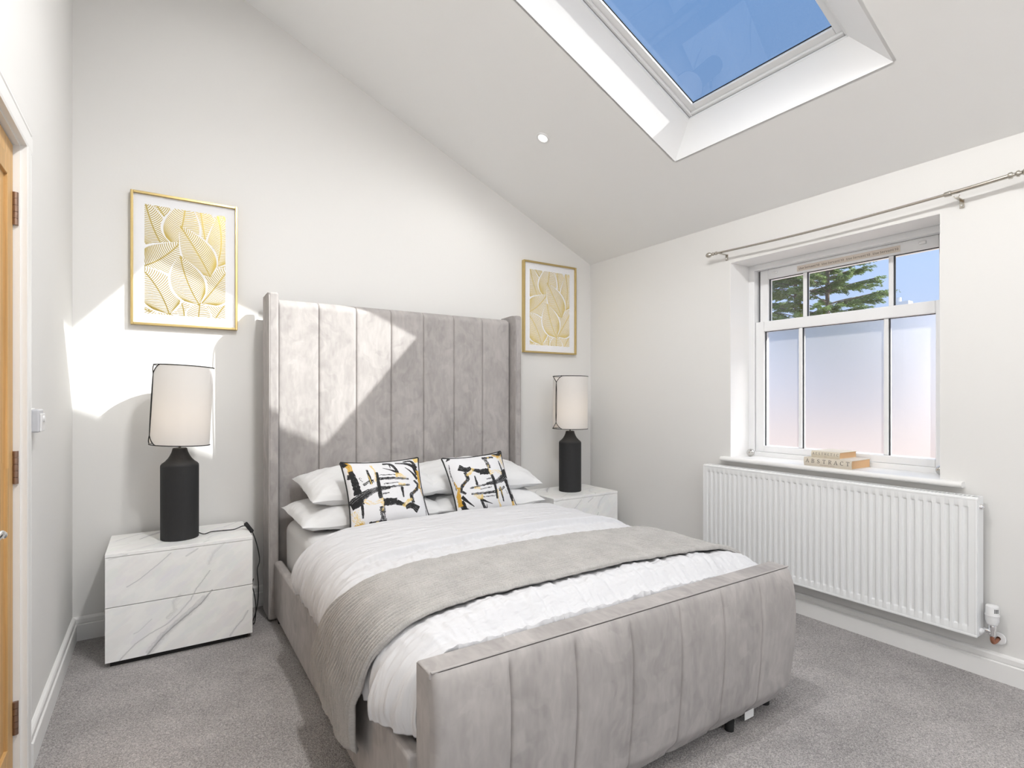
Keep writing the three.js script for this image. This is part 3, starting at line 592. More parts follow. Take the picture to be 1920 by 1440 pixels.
// printed scatter cushions
const printMap = canvasTex(1024, 1024, (c, W) => {
  c.fillStyle = '#dfdfe1'; c.fillRect(0, 0, W, W);
  const uv = (x, y) => { let u = 0.5, v = 0.5; for (let i = 0; i < 8; i++) { v = (y - 260 + 20 * u) / (1030 - 140 * u); u = (x - 80 - 160 * v) / (1240 - 80 * v); } return [u * W, v * W]; };
  let s = 5; const rr = () => { s = (s * 16807) % 2147483647; return s / 2147483647; };
  const stroke = (col, pts, w0, w1 = w0, rough = 0.4, holes = 0.12) => {
    const P = pts.map(([x, y]) => uv(x, y)); let len = 0; for (let i = 1; i < P.length; i++) len += Math.hypot(P[i][0] - P[i - 1][0], P[i][1] - P[i - 1][1]);
    const n = Math.max(2, Math.round(len / 3)), cv = new THREE.CatmullRomCurve3(P.map(([x, y]) => V(x, y, 0)));
    const bristle = Math.max(3, Math.round((w0 + w1) / 5)), on = Array.from({ length: bristle }, () => rr() > holes * 0.6), br = Array.from({ length: bristle }, () => rr());
    for (let i = 0; i <= n; i++) {
      const t = i / n, p = cv.getPoint(t), tg = cv.getTangent(t), w = (w0 + (w1 - w0) * t) * 1.12 * (0.85 + 0.3 * vnoise(i * 0.13, w0, 7));
      for (let k = 0; k < bristle; k++) {
        const o = (k + 0.5) / bristle - 0.5, dry = 0.65 * vnoise(i * 0.09 + br[k] * 40, k * 3.1, 11) + 0.35 * vnoise(i * 0.5, k * 1.7, 13);
        if (!on[k] && dry < 0.62) continue;
        if (dry < 0.12 + holes * 1.1 + (Math.abs(o) > 0.36 ? 0.22 * rough : 0)) continue;
        c.fillStyle = col; const z = Math.max(2.6, w / bristle * 1.45);
        c.fillRect(p.x - tg.y * o * w - z / 2 + (rr() - 0.5) * 3 * rough, p.y + tg.x * o * w - z / 2 + (rr() - 0.5) * 3 * rough, z, z);
      }
    }
  };
  const B = '#1b1b1d', G = '#c99b34', Y = '#e2c476';
  stroke(Y, [[250, 990], [300, 1120], [380, 1180]], 110, 90, 1, 0.45); stroke(G, [[250, 1240], [380, 1190], [470, 1230]], 90, 50, 1, 0.25);
  stroke(G, [[130, 280], [180, 330], [200, 460]], 70, 50, 0.8, 0.1); stroke(B, [[85, 270], [140, 330]], 60, 70, 0.6, 0.05);
  stroke(B, [[150, 500], [230, 510]], 60, 60); stroke(B, [[200, 420], [240, 560], [290, 770]], 50, 80, 0.6, 0.05);
  stroke(B, [[200, 900], [330, 820], [470, 750], [640, 710], [760, 700]], 130, 34, 0.9, 0.12); stroke(B, [[210, 930], [370, 880]], 80, 60, 0.7, 0.08);
  stroke(B, [[570, 470], [590, 640], [615, 840]], 30, 50, 0.6, 0.1); stroke(B, [[435, 420], [460, 520], [485, 640]], 22, 30); stroke(B, [[370, 650], [450, 610], [520, 600]], 30, 40, 1, 0.25);
  stroke(B, [[320, 540], [360, 600]], 24, 18, 1, 0.4); stroke(Y, [[500, 340], [545, 440], [550, 610]], 24, 20, 1, 0.3); stroke(Y, [[445, 500], [490, 650]], 12, 16, 1, 0.3);
  stroke(B, [[600, 520], [760, 515], [880, 520]], 22, 16, 1, 0.35); stroke(B, [[590, 575], [760, 570], [1070, 575]], 42, 30, 1, 0.22); stroke(B, [[670, 650], [900, 628]], 20, 14, 1, 0.35);
  stroke(B, [[640, 705], [880, 680], [1080, 655]], 30, 26, 1, 0.3); stroke(B, [[650, 782], [740, 772]], 22, 14, 1, 0.1);
  stroke(B, [[655, 895], [850, 885]], 90, 84, 0.7, 0.04); stroke(B, [[850, 900], [970, 925]], 60, 40, 0.7, 0.05); stroke(B, [[985, 960], [1080, 930], [1190, 975]], 50, 92, 0.5, 0.04);
  stroke(B, [[935, 690], [955, 830]], 34, 16, 1, 0.15); stroke(B, [[1115, 890], [1090, 790], [1190, 720], [1240, 640], [1165, 590]], 50, 30, 1, 0.15);
  stroke(B, [[690, 318], [800, 330], [870, 420], [900, 500]], 30, 36, 0.5, 0.06); stroke(B, [[680, 402], [790, 440], [890, 485]], 6, 30, 0.4, 0.03); stroke(B, [[790, 330], [795, 410]], 22, 6);
  stroke(B, [[890, 318], [1080, 340], [1200, 390], [1260, 500]], 22, 70, 0.5, 0.05); stroke(B, [[1030, 300], [1160, 290], [1260, 400]], 20, 50, 0.7, 0.1); stroke(B, [[1040, 402], [1150, 480], [1240, 560]], 8, 44, 0.4, 0.03);
  stroke(G, [[1275, 440], [1290, 560], [1270, 690]], 56, 44, 0.8, 0.1); stroke(Y, [[1230, 290], [1320, 270]], 70, 60, 0.8, 0.15); stroke(G, [[1290, 680], [1325, 780]], 24, 12, 1, 0.2);
  stroke(B, [[1310, 650], [1345, 880], [1335, 1030]], 10, 14, 1, 0.3); stroke(B, [[1280, 1140], [1350, 1085]], 40, 14, 0.6, 0.05);
  stroke(B, [[630, 950], [650, 1050], [670, 1170]], 60, 66, 1, 0.28); stroke(B, [[350, 920], [375, 1095]], 30, 18, 0.8, 0.1); stroke(B, [[470, 1165], [700, 1150]], 34, 36, 0.9, 0.15);
  stroke(B, [[240, 1285], [340, 1225], [440, 1240], [650, 1228]], 70, 20, 1, 0.2); stroke(Y, [[380, 860], [470, 900], [600, 880], [650, 850]], 60, 60, 1, 0.45); stroke(Y, [[640, 850], [640, 1010]], 46, 40, 1, 0.45);
  stroke(Y, [[860, 520], [940, 520], [1020, 560]], 60, 50, 1, 0.3); stroke(Y, [[890, 650], [1000, 660]], 44, 40, 1, 0.4); stroke(Y, [[950, 950], [1010, 890], [1090, 840]], 50, 44, 1, 0.3); stroke(G, [[1130, 760], [1190, 710]], 30, 30, 1, 0.45);
  stroke(Y, [[560, 1165], [600, 1158]], 26, 26, 1, 0.3);
  for (let i = 0; i < 500; i++) { c.fillStyle = rr() > 0.5 ? 'rgba(60,60,60,0.35)' : 'rgba(190,160,80,0.3)'; c.fillRect(rr() * W, rr() * W, 1 + rr() * 3, 1 + rr() * 3); }
});
const printTurned = printMap.clone(); printTurned.center.set(0.5, 0.5); printTurned.rotation = Math.PI; printTurned.needsUpdate = true;
function cushion(label, pos, rot, w, d, map) {
  const c = thing('scatter_cushion', label, 'cushion', pos); c.rotation.order = 'YXZ'; c.rotation.set(...rot);
  const sd = 71, t = 0.13, point = 0.075;
  const f = (sgn) => grid(44, 44, (a, b) => {
    const u = a * 2 - 1, v = b * 2 - 1, e = Math.pow(Math.max(0, (1 - Math.pow(Math.abs(u), 2.4)) * (1 - Math.pow(Math.abs(v), 2.4))), 0.62);
    const x = w / 2 * u * (1 - point * (1 - v * v) * Math.pow(Math.abs(u), 2)), y = d / 2 * v * (1 - point * (1 - u * u) * Math.pow(Math.abs(v), 2));
    return [x, y, sgn * t / 2 * e + 0.004 * e * sn(u * 3, v * 3, sd, 2), a, b];
  }, sgn < 0);
  part('cushion_front', f(1), std({ map, roughness: 0.85 }), c); part('cushion_back', f(-1), M.linen, c);
  const edge = []; const e = (u, v) => edge.push(V(w / 2 * u * (1 - point * (1 - v * v) * u * u), d / 2 * v * (1 - point * (1 - u * u) * v * v), 0));
  for (let i = 0; i < 16; i++) e(-1 + i / 8, -1); for (let i = 0; i < 16; i++) e(1, -1 + i / 8); for (let i = 0; i < 16; i++) e(1 - i / 8, 1); for (let i = 0; i < 16; i++) e(-1, 1 - i / 8);
  part('piping', tube(edge, 0.0042, 240, 6, true), M.black, c);
  return c;
}
cushion('square white cushion with black and gold brushstrokes, propped upright on the left pillows', [0.972, 0.722, -2.685], [-0.50, 0.0, 0.0], 0.42, 0.375, printMap);
cushion('tilted white cushion with black and gold brushstrokes, leaning on the right pillows', [1.54, 0.712, -2.71], [-0.46, 0.02, 0.05], 0.40, 0.375, printTurned);

// ------------------------------------------------------------------ nightstands
function nightstand(label, pos, turn) {
  const n = thing('nightstand', label, 'nightstand', pos, turn, undefined); // origin at the front left foot; runs to +x and -z
  const W = 0.602, D = 0.40, y0 = 0.024, H = 0.513;
  const face = (g, flipv) => { const p = g.attributes.position, nn = g.attributes.normal, uv = g.attributes.uv; for (let i = 0; i < p.count; i++) { const top = Math.abs(nn.getY(i)) > 0.7; uv.setXY(i, p.getX(i) + (Math.abs(nn.getX(i)) > 0.7 ? p.getZ(i) : 0), top ? p.getZ(i) * -1.0 + 0.42 : p.getY(i) - H + 0.6); } return g; };
  part('plinth', boxAt(0.018, W - 0.018, 0, y0 + 0.002, -D + 0.02, -0.022), M.black, n);
  part('top', face(rboxAt(0, W, H - 0.016, H, -D, 0.001, 0.0018)), M.marble, n);
  part('side', face(rboxAt(0, 0.016, y0, H - 0.016, -D, -0.0185, 0.0012)), M.marble, n);
  part('side', face(rboxAt(W - 0.016, W, y0, H - 0.016, -D, -0.0185, 0.0012)), M.marble, n);
  part('bottom', face(rboxAt(0.016, W - 0.016, y0, y0 + 0.016, -D, -0.02, 0.0012)), M.marble, n);
  part('back', boxAt(0.016, W - 0.016, y0 + 0.016, H - 0.016, -D, -D + 0.012), M.marble, n);
  const ym = 0.2705;
  part('drawer', face(rboxAt(0.0005, W - 0.0005, ym + 0.0015, H - 0.0175, -0.018, 0, 0.0016)), M.marble, n);
  part('drawer', face(rboxAt(0.0005, W - 0.0005, y0 + 0.0005, ym - 0.0015, -0.018, 0, 0.0016)), M.marble, n);
  part('drawer_gap_shade', boxAt(0.004, W - 0.004, ym - 0.004, ym + 0.004, -0.03, -0.012), M.black, n);  // black strip standing for the shade in the gap between drawers
  return n;
}
nightstand('white marble-look two-drawer nightstand between the oak door and the bed', [-0.208, 0, -3.03], 0);
nightstand('white marble-look nightstand half hidden behind the bed, under the right-hand picture', [2.283, 0, -3.0], 0);

// ------------------------------------------------------------------ table lamps
function lamp(label, pos, seam, tilt) {
  const l = thing('table_lamp', label, 'lamp', pos);
  part('base', lathe([[0, 0], [0.0805, 0], [0.0835, 0.003], [0.0838, 0.36], [0.0828, 0.367], [0.078, 0.374], [0.064, 0.385], [0.051, 0.400], [0.042, 0.416], [0.036, 0.430], [0.033, 0.442], [0.0315, 0.448], [0.028, 0.4505], [0, 0.4505]], 64), M.ceramic, l);
  part('stem', lathe([[0.0, 0.45], [0.006, 0.45], [0.006, 0.475], [0.0075, 0.478], [0.0075, 0.56], [0, 0.56]], 16), M.chrome, l);
  const sh = new THREE.Group(); sh.name = 'lamp_shade'; sh.position.set(0, 0.468, 0); sh.rotation.set(0, 0, tilt); l.add(sh);
  const R = 0.131, Hh = 0.392, nz = 0.062, nt = 0.046, eps = 0.0018 / 0.131, T0 = seam + eps, T1 = seam + 2 * Math.PI - eps;
  const cut = (th) => { const d = Math.min(th - seam, seam + 2 * Math.PI - th) * R, k = clamp(1 - d / nz, 0, 1); return nt * Math.pow(k, 1.5); };
  const spt = (th, y, r = R) => V(r * Math.sin(th), y, r * Math.cos(th));
  part('fabric', grid(120, 14, (u, v) => { const q = Math.pow(Math.abs(2 * u - 1), 0.8) * Math.sign(2 * u - 1) * 0.5 + 0.5, th = lerp(T0, T1, q), c = cut(th), y = lerp(c, Hh - c, v), p = spt(th, y); return [p.x, p.y, p.z, th * R, y]; }), M.shade, sh);
  const edge = []; const N = 90;
  for (let i = 0; i <= N; i++) { const q = i / N, th = lerp(T0, T1, q < 0.1 ? q * 0.6 : q > 0.9 ? 1 - (1 - q) * 0.6 : 0.06 + (q - 0.1) / 0.8 * 0.88); edge.push([th, cut(th)]); }
  const loop = [...edge.map(([th, c]) => spt(th, c, R + 0.001)), ...edge.slice().reverse().map(([th, c]) => spt(th, Hh - c, R + 0.001))];
  part('piping', tube(loop, 0.0024, 700, 8, true), M.black, sh);
  for (const y of [0.0, Hh]) { const ring = []; for (let i = 0; i < 14; i++) { const th = seam - 0.42 + 0.84 * i / 13; ring.push(spt(th, y, R)); } part('wire', tube(ring, 0.0022, 40, 6), M.black, sh); }
  const spider = []; for (let k = 0; k < 3; k++) { const a = k * 2.094 + 0.5; spider.push(tube([V(0, 0.02, 0), V(0.06 * Math.sin(a), 0.018, 0.06 * Math.cos(a)), spt(a, 0.004, R - 0.002)], 0.0016, 12, 6)); }
  part('shade_carrier', join(spider), M.chrome, sh);
  part('bulb', new THREE.SphereGeometry(0.03, 24, 16), M.bulb, l, [0, 0.60, 0]);
  const p = new THREE.PointLight(lin(1, 0.78, 0.55), TABLE_LAMP, 0, 2); p.position.set(0, 0.60, 0); p.castShadow = true; p.shadow.radius = 2; l.add(p);
  return l;
}
const NT = 0.513;
const lampL = lamp('tall matt black bottle lamp with white shade on the nightstand beside the oak door', [0.083, NT, -3.2], -1.36, -0.05);
const lampR = lamp('black bottle lamp with white shade on the nightstand beyond the bed, below the small picture', [2.59, NT, -3.2], -1.58, -0.01);
function flex(l, pts, sw, dir, rot) {
  const c = new THREE.Group(); c.name = 'flex'; l.add(c);
  part('cable', tube(pts.map((p) => V(...p)), 0.0026, 160, 8), M.black, c);
  const s = part('inline_switch', rbox(0.064, 0.017, 0.024, 0.006, 3), M.black, c, sw, rot); void dir; return s;
}
// left: along the top, over the edge, down to the floor
flex(lampL, [[0.078, 0.018, 0.01], [0.105, 0.0036, 0.0], [0.14, 0.006, -0.02], [0.19, 0.0034, -0.03], [0.25, 0.004, -0.025], [0.29, 0.018, -0.015], [0.315, 0.012, 0.01], [0.335, -0.03, 0.03], [0.355, -0.11, 0.035], [0.362, -0.17, 0.03], [0.352, -0.21, 0.03], [0.357, -0.30, 0.03], [0.352, -0.40, 0.03], [0.338, -0.46, 0.03], [0.328, -0.492, 0.03], [0.335, -0.5, 0.03], [0.342, -0.47, 0.028], [0.345, -0.40, 0.02], [0.338, -0.34, 0.01], [0.330, -0.30, 0.0], [0.338, -0.27, -0.01]], [0.313, 0.012, 0.01], 0, [0, -0.35, -0.95]);
flex(lampR, [[0.075, 0.02, -0.03], [0.1, 0.0036, -0.06], [0.14, 0.012, -0.10], [0.19, 0.004, -0.13], [0.22, 0.003, -0.19]], [0.135, 0.0115, -0.095], 0, [0, 0.45, -0.12]);

// ------------------------------------------------------------------ framed leaf prints
const LEAVES = [ // broad end, bend, tip in the print (0..1), half width
  [[0.40, 1.05], [0.16, 1.0], [-0.12, 0.86], 0.16], [[0.05, 0.98], [0.06, 0.9], [0.1, 0.75], 0.14], [[0.95, 0.05], [0.85, 0.1], [0.7, 0.3], 0.15], [[0.5, 0.5], [0.3, 0.5], [0.1, 0.5], 0.2], [[0.95, 0.9], [0.85, 0.8], [0.7, 0.7], 0.2],
  [[0.30, 0.16], [0.2, 0.04], [0.05, -0.08], 0.12], [[1.10, 0.20], [1.02, 0.08], [0.92, -0.10], 0.13], [[0.14, 0.36], [0.05, 0.34], [-0.10, 0.30], 0.09], [[0.60, 0.30], [0.56, 0.16], [0.54, -0.1], 0.10], [[1.06, 0.40], [0.98, 0.5], [0.84, 0.60], 0.10],
  [[0.10, 0.62], [0.02, 0.56], [-0.08, 0.52], 0.10], [[0.30, 0.70], [0.38, 0.62], [0.40, 0.50], 0.10],
  [[0.80, 1.10], [0.90, 0.95], [1.06, 0.80], 0.19], [[0.47, 1.08], [0.49, 0.95], [0.42, 0.84], 0.17], [[0.64, 1.08], [0.66, 0.96], [0.67, 0.86], 0.15], [[0.20, 1.12], [0.28, 1.02], [0.36, 0.92], 0.13],
  [[0.78, 0.42], [0.71, 0.16], [0.66, -0.10], 0.21], [[0.26, 0.42], [0.08, 0.24], [0.00, -0.05], 0.19], [[0.38, 0.36], [0.46, 0.18], [0.50, -0.10], 0.22],
  [[0.88, 0.50], [1.0, 0.28], [0.90, 0.01], 0.18], [[-0.06, 0.58], [0.20, 0.52], [0.43, 0.31], 0.21], [[0.29, 0.99], [0.20, 0.76], [-0.05, 0.58], 0.24], [[0.70, 0.86], [0.86, 0.72], [1.06, 0.49], 0.23],
  [[0.80, 0.60], [0.66, 0.40], [0.43, 0.16], 0.20], [[0.66, 0.88], [0.47, 0.66], [0.43, 0.44], 0.21],
];
function leafPrint(c, W, H, bg, ink, bold) {
  c.fillStyle = bg; c.fillRect(0, 0, W, H);
  const mx = 0.105 * W, my = 0.075 * H, w = W - 2 * mx, h = H - 2 * my;
  c.save(); c.beginPath(); c.rect(mx, my, w, h); c.clip();
  for (const [a, b, t, wid] of LEAVES) {
    const P = (k) => [lerp(lerp(a[0], b[0], k), lerp(b[0], t[0], k), k) * w + mx, lerp(lerp(a[1], b[1], k), lerp(b[1], t[1], k), k) * h + my];
    const D = (k) => { const p = P(Math.max(0, k - 0.02)), q = P(Math.min(1, k + 0.02)), l = Math.hypot(q[0] - p[0], q[1] - p[1]) || 1; return [(q[0] - p[0]) / l, (q[1] - p[1]) / l]; };
    const half = (k) => wid * w * Math.pow(Math.sin(Math.PI * Math.pow(clamp(k, 0, 1), 0.8)), 0.8);
    const out = (sg, k, m = 1) => { const p = P(k), d = D(k), r = half(k) * m; return [p[0] - d[1] * sg * r, p[1] + d[0] * sg * r]; };
    c.fillStyle = bg; c.beginPath();
    for (let i = 0; i <= 40; i++) { const q = out(1, i / 40, 1.15); i ? c.lineTo(...q) : c.moveTo(...q); }
    for (let i = 40; i >= 0; i--) c.lineTo(...out(-1, i / 40, 1.15));
    c.fill();
    c.strokeStyle = ink; c.lineCap = 'round';
    const len = Math.hypot((t[0] - a[0]) * w, (t[1] - a[1]) * h), n = Math.round(len / (W * 0.0195));
    for (const sg of [1, -1]) for (let i = 0; i < n; i++) { // veins sweep from the midrib back towards the broad end
      const k = i / n, p = P(k), k2 = clamp(k + 0.16 * (1 - k * 0.7), 0.004, 0.996), q = out(sg, k2, 0.98), d = D(k), m = out(sg, clamp(k + 0.03, 0, 1), 0.55);
      c.lineWidth = bold; c.beginPath(); c.moveTo(...p); c.quadraticCurveTo(m[0] - d[0] * 2, m[1] - d[1] * 2, ...q); c.stroke();
    }
    c.lineWidth = bold * 1.4; c.beginPath(); for (let i = 0; i <= 30; i++) { const q = P(i / 30); i ? c.lineTo(...q) : c.moveTo(...q); } c.stroke();
  }
  c.restore();
}
function picture(label, x0, x1, y0, y1, ink, bold) {
  const w = x1 - x0, h = y1 - y0, p = thing('picture', label, 'picture', [(x0 + x1) / 2, (y0 + y1) / 2, ZB]);
  const dep = 0.034, b = 0.0125, fr = (a, c, d, e) => part('frame_bar', rboxAt(a, c, d, e, 0.001, dep, 0.0022), M.gold, p);
  fr(-w / 2, -w / 2 + b, -h / 2, h / 2); fr(w / 2 - b, w / 2, -h / 2, h / 2); fr(-w / 2 + b, w / 2 - b, h / 2 - b, h / 2); fr(-w / 2 + b, w / 2 - b, -h / 2, -h / 2 + b);
  const map = canvasTex(900, Math.round(900 * h / w), (c, W, H) => leafPrint(c, W, H, '#eff0f3', ink, bold));
  const met = canvasTex(900, Math.round(900 * h / w), (c, W, H) => leafPrint(c, W, H, '#00ff00', '#0066ff', bold), false);
  const g = new THREE.PlaneGeometry(w - 2 * b + 0.004, h - 2 * b + 0.004);
  part('backing_board', boxAt(-w / 2 + b - 0.002, w / 2 - b + 0.002, -h / 2 + b - 0.002, h / 2 - b + 0.002, 0.004, 0.016), M.linen, p);
  part('print', g, std({ map, metalnessMap: met, roughnessMap: met, metalness: 1, roughness: 0.8 }), p, [0, 0, 0.0175]);
  part('glass', boxAt(-w / 2 + b - 0.002, w / 2 - b + 0.002, -h / 2 + b - 0.002, h / 2 - b + 0.002, 0.0195, 0.0205), M.pictureGlass, p);
}
picture('gold framed line print of overlapping leaves, hanging above the left nightstand and its lamp', -0.130, 0.370, 1.598, 2.298, '#a3904f', 8);
picture('gold leaf print, its lines paled as if gleaming, in a gold frame between the headboard and the room corner', 2.337, 2.855, 1.562, 2.272, '#f6e3a4', 10.5);  // paler line colour holds the gleam of light on the gold foil

// ------------------------------------------------------------------ radiator
{
  const r = thing('radiator', 'long white ribbed panel radiator on the wall under the window', 'radiator', [XR, 0, 0]);
  const z0 = -2.272, z1 = -0.872, y0 = 0.186, y1 = 0.786, xf = -0.100, pitch = (z1 - z0 - 0.05) / 41;
  // pressed front panel
  const wave = (z, y) => {
    const k = (z - z0 - 0.025) / pitch, f = k - Math.floor(k), inside = k > 0 && k < 41;
    const d = inside ? smoothstep(Math.abs(f - 0.5), 0.20, 0.30) : 1; // raised ridges between sunk channels
    const ends = smoothstep(y, y0 + 0.036, y0 + 0.046) * (1 - smoothstep(y, y1 - 0.046, y1 - 0.036));
    return -0.0075 * ends * (1 - d);
  };
  const Y = [0, 0.012, 0.034, 0.038, 0.042, 0.046, 0.05, 0.3, 0.55, 0.554, 0.558, 0.562, 0.566, 0.588, 0.6];
  part('front_panel', grid(41 * 14, Y.length - 1, (u, v) => { const z = lerp(z0 + 0.006, z1 - 0.006, u), y = y0 + 0.006 + (Y[Math.round(v * (Y.length - 1))]) * 0.98; return [xf - wave(z, y), y, z, z, y]; }, false), M.radiator, r);
  part('panel_edge', join([rboxAt(xf - 0.001, xf + 0.012, y0 + 0.012, y1 - 0.010, z0, z0 + 0.010, 0.004), rboxAt(xf - 0.001, xf + 0.012, y0 + 0.012, y1 - 0.010, z1 - 0.010, z1, 0.004), rboxAt(xf - 0.001, xf + 0.012, y1 - 0.013, y1 - 0.002, z0, z1, 0.004), rboxAt(xf - 0.001, xf + 0.012, y0, y0 + 0.013, z0, z1, 0.004)]), M.radiator, r);
  part('rear_panel', rboxAt(-0.042, -0.030, y0 + 0.01, y1 - 0.012, z0 + 0.004, z1 - 0.004, 0.004), M.radiator, r);
  part('side_cover', rboxAt(xf + 0.010, -0.030, y0 + 0.004, y1, z0 - 0.001, z0 + 0.002, 0.001), M.radiator, r); part('side_cover', rboxAt(xf + 0.010, -0.030, y0 + 0.004, y1, z1 - 0.002, z1 + 0.001, 0.001), M.radiator, r);
  const slots = []; for (let i = 0; i < 90; i++) { const z = lerp(z0 + 0.03, z1 - 0.03, i / 89); slots.push(boxAt(xf + 0.022, -0.040, y1 - 0.0005, y1 + 0.0012, z - 0.0045, z + 0.0045)); }
  part('top_grille', join([rboxAt(xf + 0.010, xf + 0.022, y1 - 0.006, y1 + 0.001, z0, z1, 0.001), rboxAt(-0.042, -0.030, y1 - 0.006, y1 + 0.001, z0, z1, 0.001), ...slots]), M.radiator, r);
  for (const y of [y0 + 0.025, y1 - 0.038]) { const b = part('blanking_plug', lathe([[0, -0.004], [0.007, -0.004], [0.008, 0], [0.013, 0.001], [0.014, 0.012], [0.014, 0.03]], 24).rotateX(-Math.PI / 2), M.plastic, r, [-0.066, y, z1 + 0.009]); void b; break; }
  part('blanking_plug', lathe([[0, -0.005], [0.006, -0.005], [0.007, 0], [0.012, 0.001], [0.013, 0.010], [0.013, 0.02]], 24).rotateX(-Math.PI / 2), M.chrome, r, [-0.066, y1 - 0.040, z1 + 0.010]);
  part('bracket', boxAt(-0.05, -0.001, 0.30, 0.32, z0 - 0.004, z0 + 0.012), M.steel, r);
  part('bracket', boxAt(-0.03, 0, y0 + 0.05, y1 - 0.05, z0 + 0.2, z0 + 0.23), M.steel, r); part('bracket', boxAt(-0.03, 0, y0 + 0.05, y1 - 0.05, z1 - 0.23, z1 - 0.2), M.steel, r);
  // thermostatic valve at the lower right
  const v = new THREE.Group(); v.name = 'thermostatic_valve'; v.position.set(-0.055, 0.218, -0.834); r.add(v);
  part('valve_head', lathe([[0, 0.031], [0.017, 0.031], [0.0185, 0.034], [0.023, 0.048], [0.0235, 0.068], [0.0255, 0.070], [0.0255, 0.074], [0.023, 0.076], [0.022, 0.108], [0.020, 0.113], [0, 0.115]], 40), M.plastic, v);
  const slits = []; for (let i = 0; i < 4; i++) { const a = -0.95 + i * 0.2; slits.push(boxAt(-0.0012, 0.0012, 0.085, 0.102, 0.0215, 0.0229).rotateY(a)); }
  part('head_slots', join(slits), M.gasket, v);
  part('valve_body', join([lathe([[0, -0.02], [0.010, -0.02], [0.012, -0.012], [0.012, 0.005], [0.015, 0.008], [0.015, 0.028], [0.012, 0.032], [0, 0.032]], 6), lathe([[0, -0.012], [0.009, -0.012], [0.012, -0.008], [0.012, 0.012], [0.009, 0.016], [0, 0.04]], 8).rotateX(-Math.PI / 2).translate(0, 0, -0.012)]), M.chrome, v);
  part('pipe', tube([V(0, -0.018, 0), V(0, -0.035, 0.0), V(0.006, -0.046, 0.002), V(0.02, -0.045, 0.005), V(0.0535, -0.036, 0.008)], 0.0076, 40, 12), M.copper, v);
  part('pipe_collar', lathe([[0.009, 0], [0.026, 0], [0.027, 0.003], [0.024, 0.006], [0.009, 0.007]], 32).rotateZ(Math.PI / 2), M.plastic, v, [0.0475, -0.036, 0.008]);
}

// ------------------------------------------------------------------ curtain pole
{
  const p = thing('curtain_pole', 'thin brushed steel curtain pole with ball finials above the window', 'curtain pole', [XR - 0.062, 2.133, 0]);
  const za = -2.20, zm = -0.985, zb = -0.775, sag = (z) => -0.012 * Math.sin(Math.PI * (z - za) / (zm - za)) + (z - za) * -0.0022;
  const pts = []; for (let i = 0; i <= 10; i++) { const z = lerp(za, zm, i / 10); pts.push(V(0, sag(z), z)); }
  part('pole', tube(pts, 0.0065, 60, 14), M.steel, p);
  part('sleeve', tube([V(0, sag(zm), zm), V(0, sag(zm) + 0.004, (zm + zb) / 2), V(0, sag(zm) + 0.010, zb)], 0.0088, 16, 16), M.steel, p);
  part('collar', lathe([[0.0065, -0.016], [0.011, -0.012], [0.0125, 0.008], [0.0115, 0.012], [0.0088, 0.013]], 24).rotateX(Math.PI / 2), M.steel, p, [0, sag(zm), zm - 0.002]);
  const fin = lathe([[0.0066, 0], [0.0105, 0.002], [0.011, 0.012], [0.006, 0.016], [0.006, 0.022], [0.010, 0.026], [0.011, 0.032], [0.006, 0.037], [0.008, 0.043], [0.0145, 0.050], [0.017, 0.060], [0.0155, 0.070], [0.010, 0.079], [0.004, 0.084], [0, 0.0845]], 28);
  part('finial', fin.clone().rotateX(-Math.PI / 2), M.steel, p, [0, 0.0, za + 0.006]);
  part('finial', fin.clone().scale(1.25, 1.1, 1.25).rotateX(Math.PI / 2), M.steel, p, [0, sag(zm) + 0.010, zb - 0.006]);
  for (const [z, y] of [[-2.165, 0], [-0.955, -0.018]]) {
    const b = new THREE.Group(); b.name = 'pole_bracket'; b.position.set(0, y, z); p.add(b);
    part('arm', boxAt(-0.008, 0.06, -0.013, -0.009, -0.0065, 0.0065), M.steel, b);
    part('cup', new THREE.TorusGeometry(0.0105, 0.0018, 8, 24, Math.PI).rotateZ(Math.PI), M.steel, b, [0, 0, 0], [0, Math.PI / 2, 0]);
    part('wall_plate', rboxAt(0.058, 0.0615, -0.046, -0.007, -0.009, 0.009, 0.0015), M.steel, b);
    part('screw', cyl(0.004, 0.004, 0.004, 12).rotateZ(Math.PI / 2), M.chrome, b, [0.057, -0.034, 0]);
  }
}

// ------------------------------------------------------------------ things on the window sill
const SILL = 0.8402;
function book(label, x, y, zc, w, d, t, title, sub, size, col, turn = 0) { // spine faces the room (-x)
  const b = thing('book', label, 'book', [x, y, zc], turn);
  const spine = canvasTex(1024, Math.round(1024 * t / w), (c, W, H) => {
    c.fillStyle = col; c.fillRect(0, 0, W, H); c.fillStyle = '#46433f'; c.textAlign = 'center'; c.textBaseline = 'middle'; c.font = `${size}px serif`;
    const n = title.length, pad = W * 0.08; for (let i = 0; i < n; i++) c.fillText(title[i], pad + (W - 2 * pad) * (i / (n - 1)), H * 0.40);
    c.fillStyle = '#8a6f66'; c.font = `${size * 0.26}px serif`; c.fillText(sub, W / 2, H * 0.80);
  });
  const k = 0.003, mc = std({ color: new THREE.Color(col), roughness: 0.7 });
  part('cover', rboxAt(0.002, d, t - k, t, -w / 2, w / 2, 0.001), mc, b); part('cover', rboxAt(0.002, d, 0, k, -w / 2, w / 2, 0.001), mc, b);
  // rounded spine with its lettering
  part('spine', grid(30, 8, (u, v) => { const y2 = v * t, z = -w / 2 + u * w; return [0.003 - 0.005 * Math.sin(Math.PI * v), y2, z, u, v]; }, false), std({ map: spine, roughness: 0.7 }), b);
  const leaves = []; const n = 14; for (let i = 0; i < n; i++) { const y0 = k + (t - 2 * k) * i / n; leaves.push(boxAt(0.004, d - 0.004, y0 + 0.0001, y0 + (t - 2 * k) / n - 0.0001, -w / 2 + 0.004 + (i % 3) * 0.0002, w / 2 - 0.004 - (i % 2) * 0.0003)); }
  part('pages', join(leaves), M.paper, b);
  return b;
}
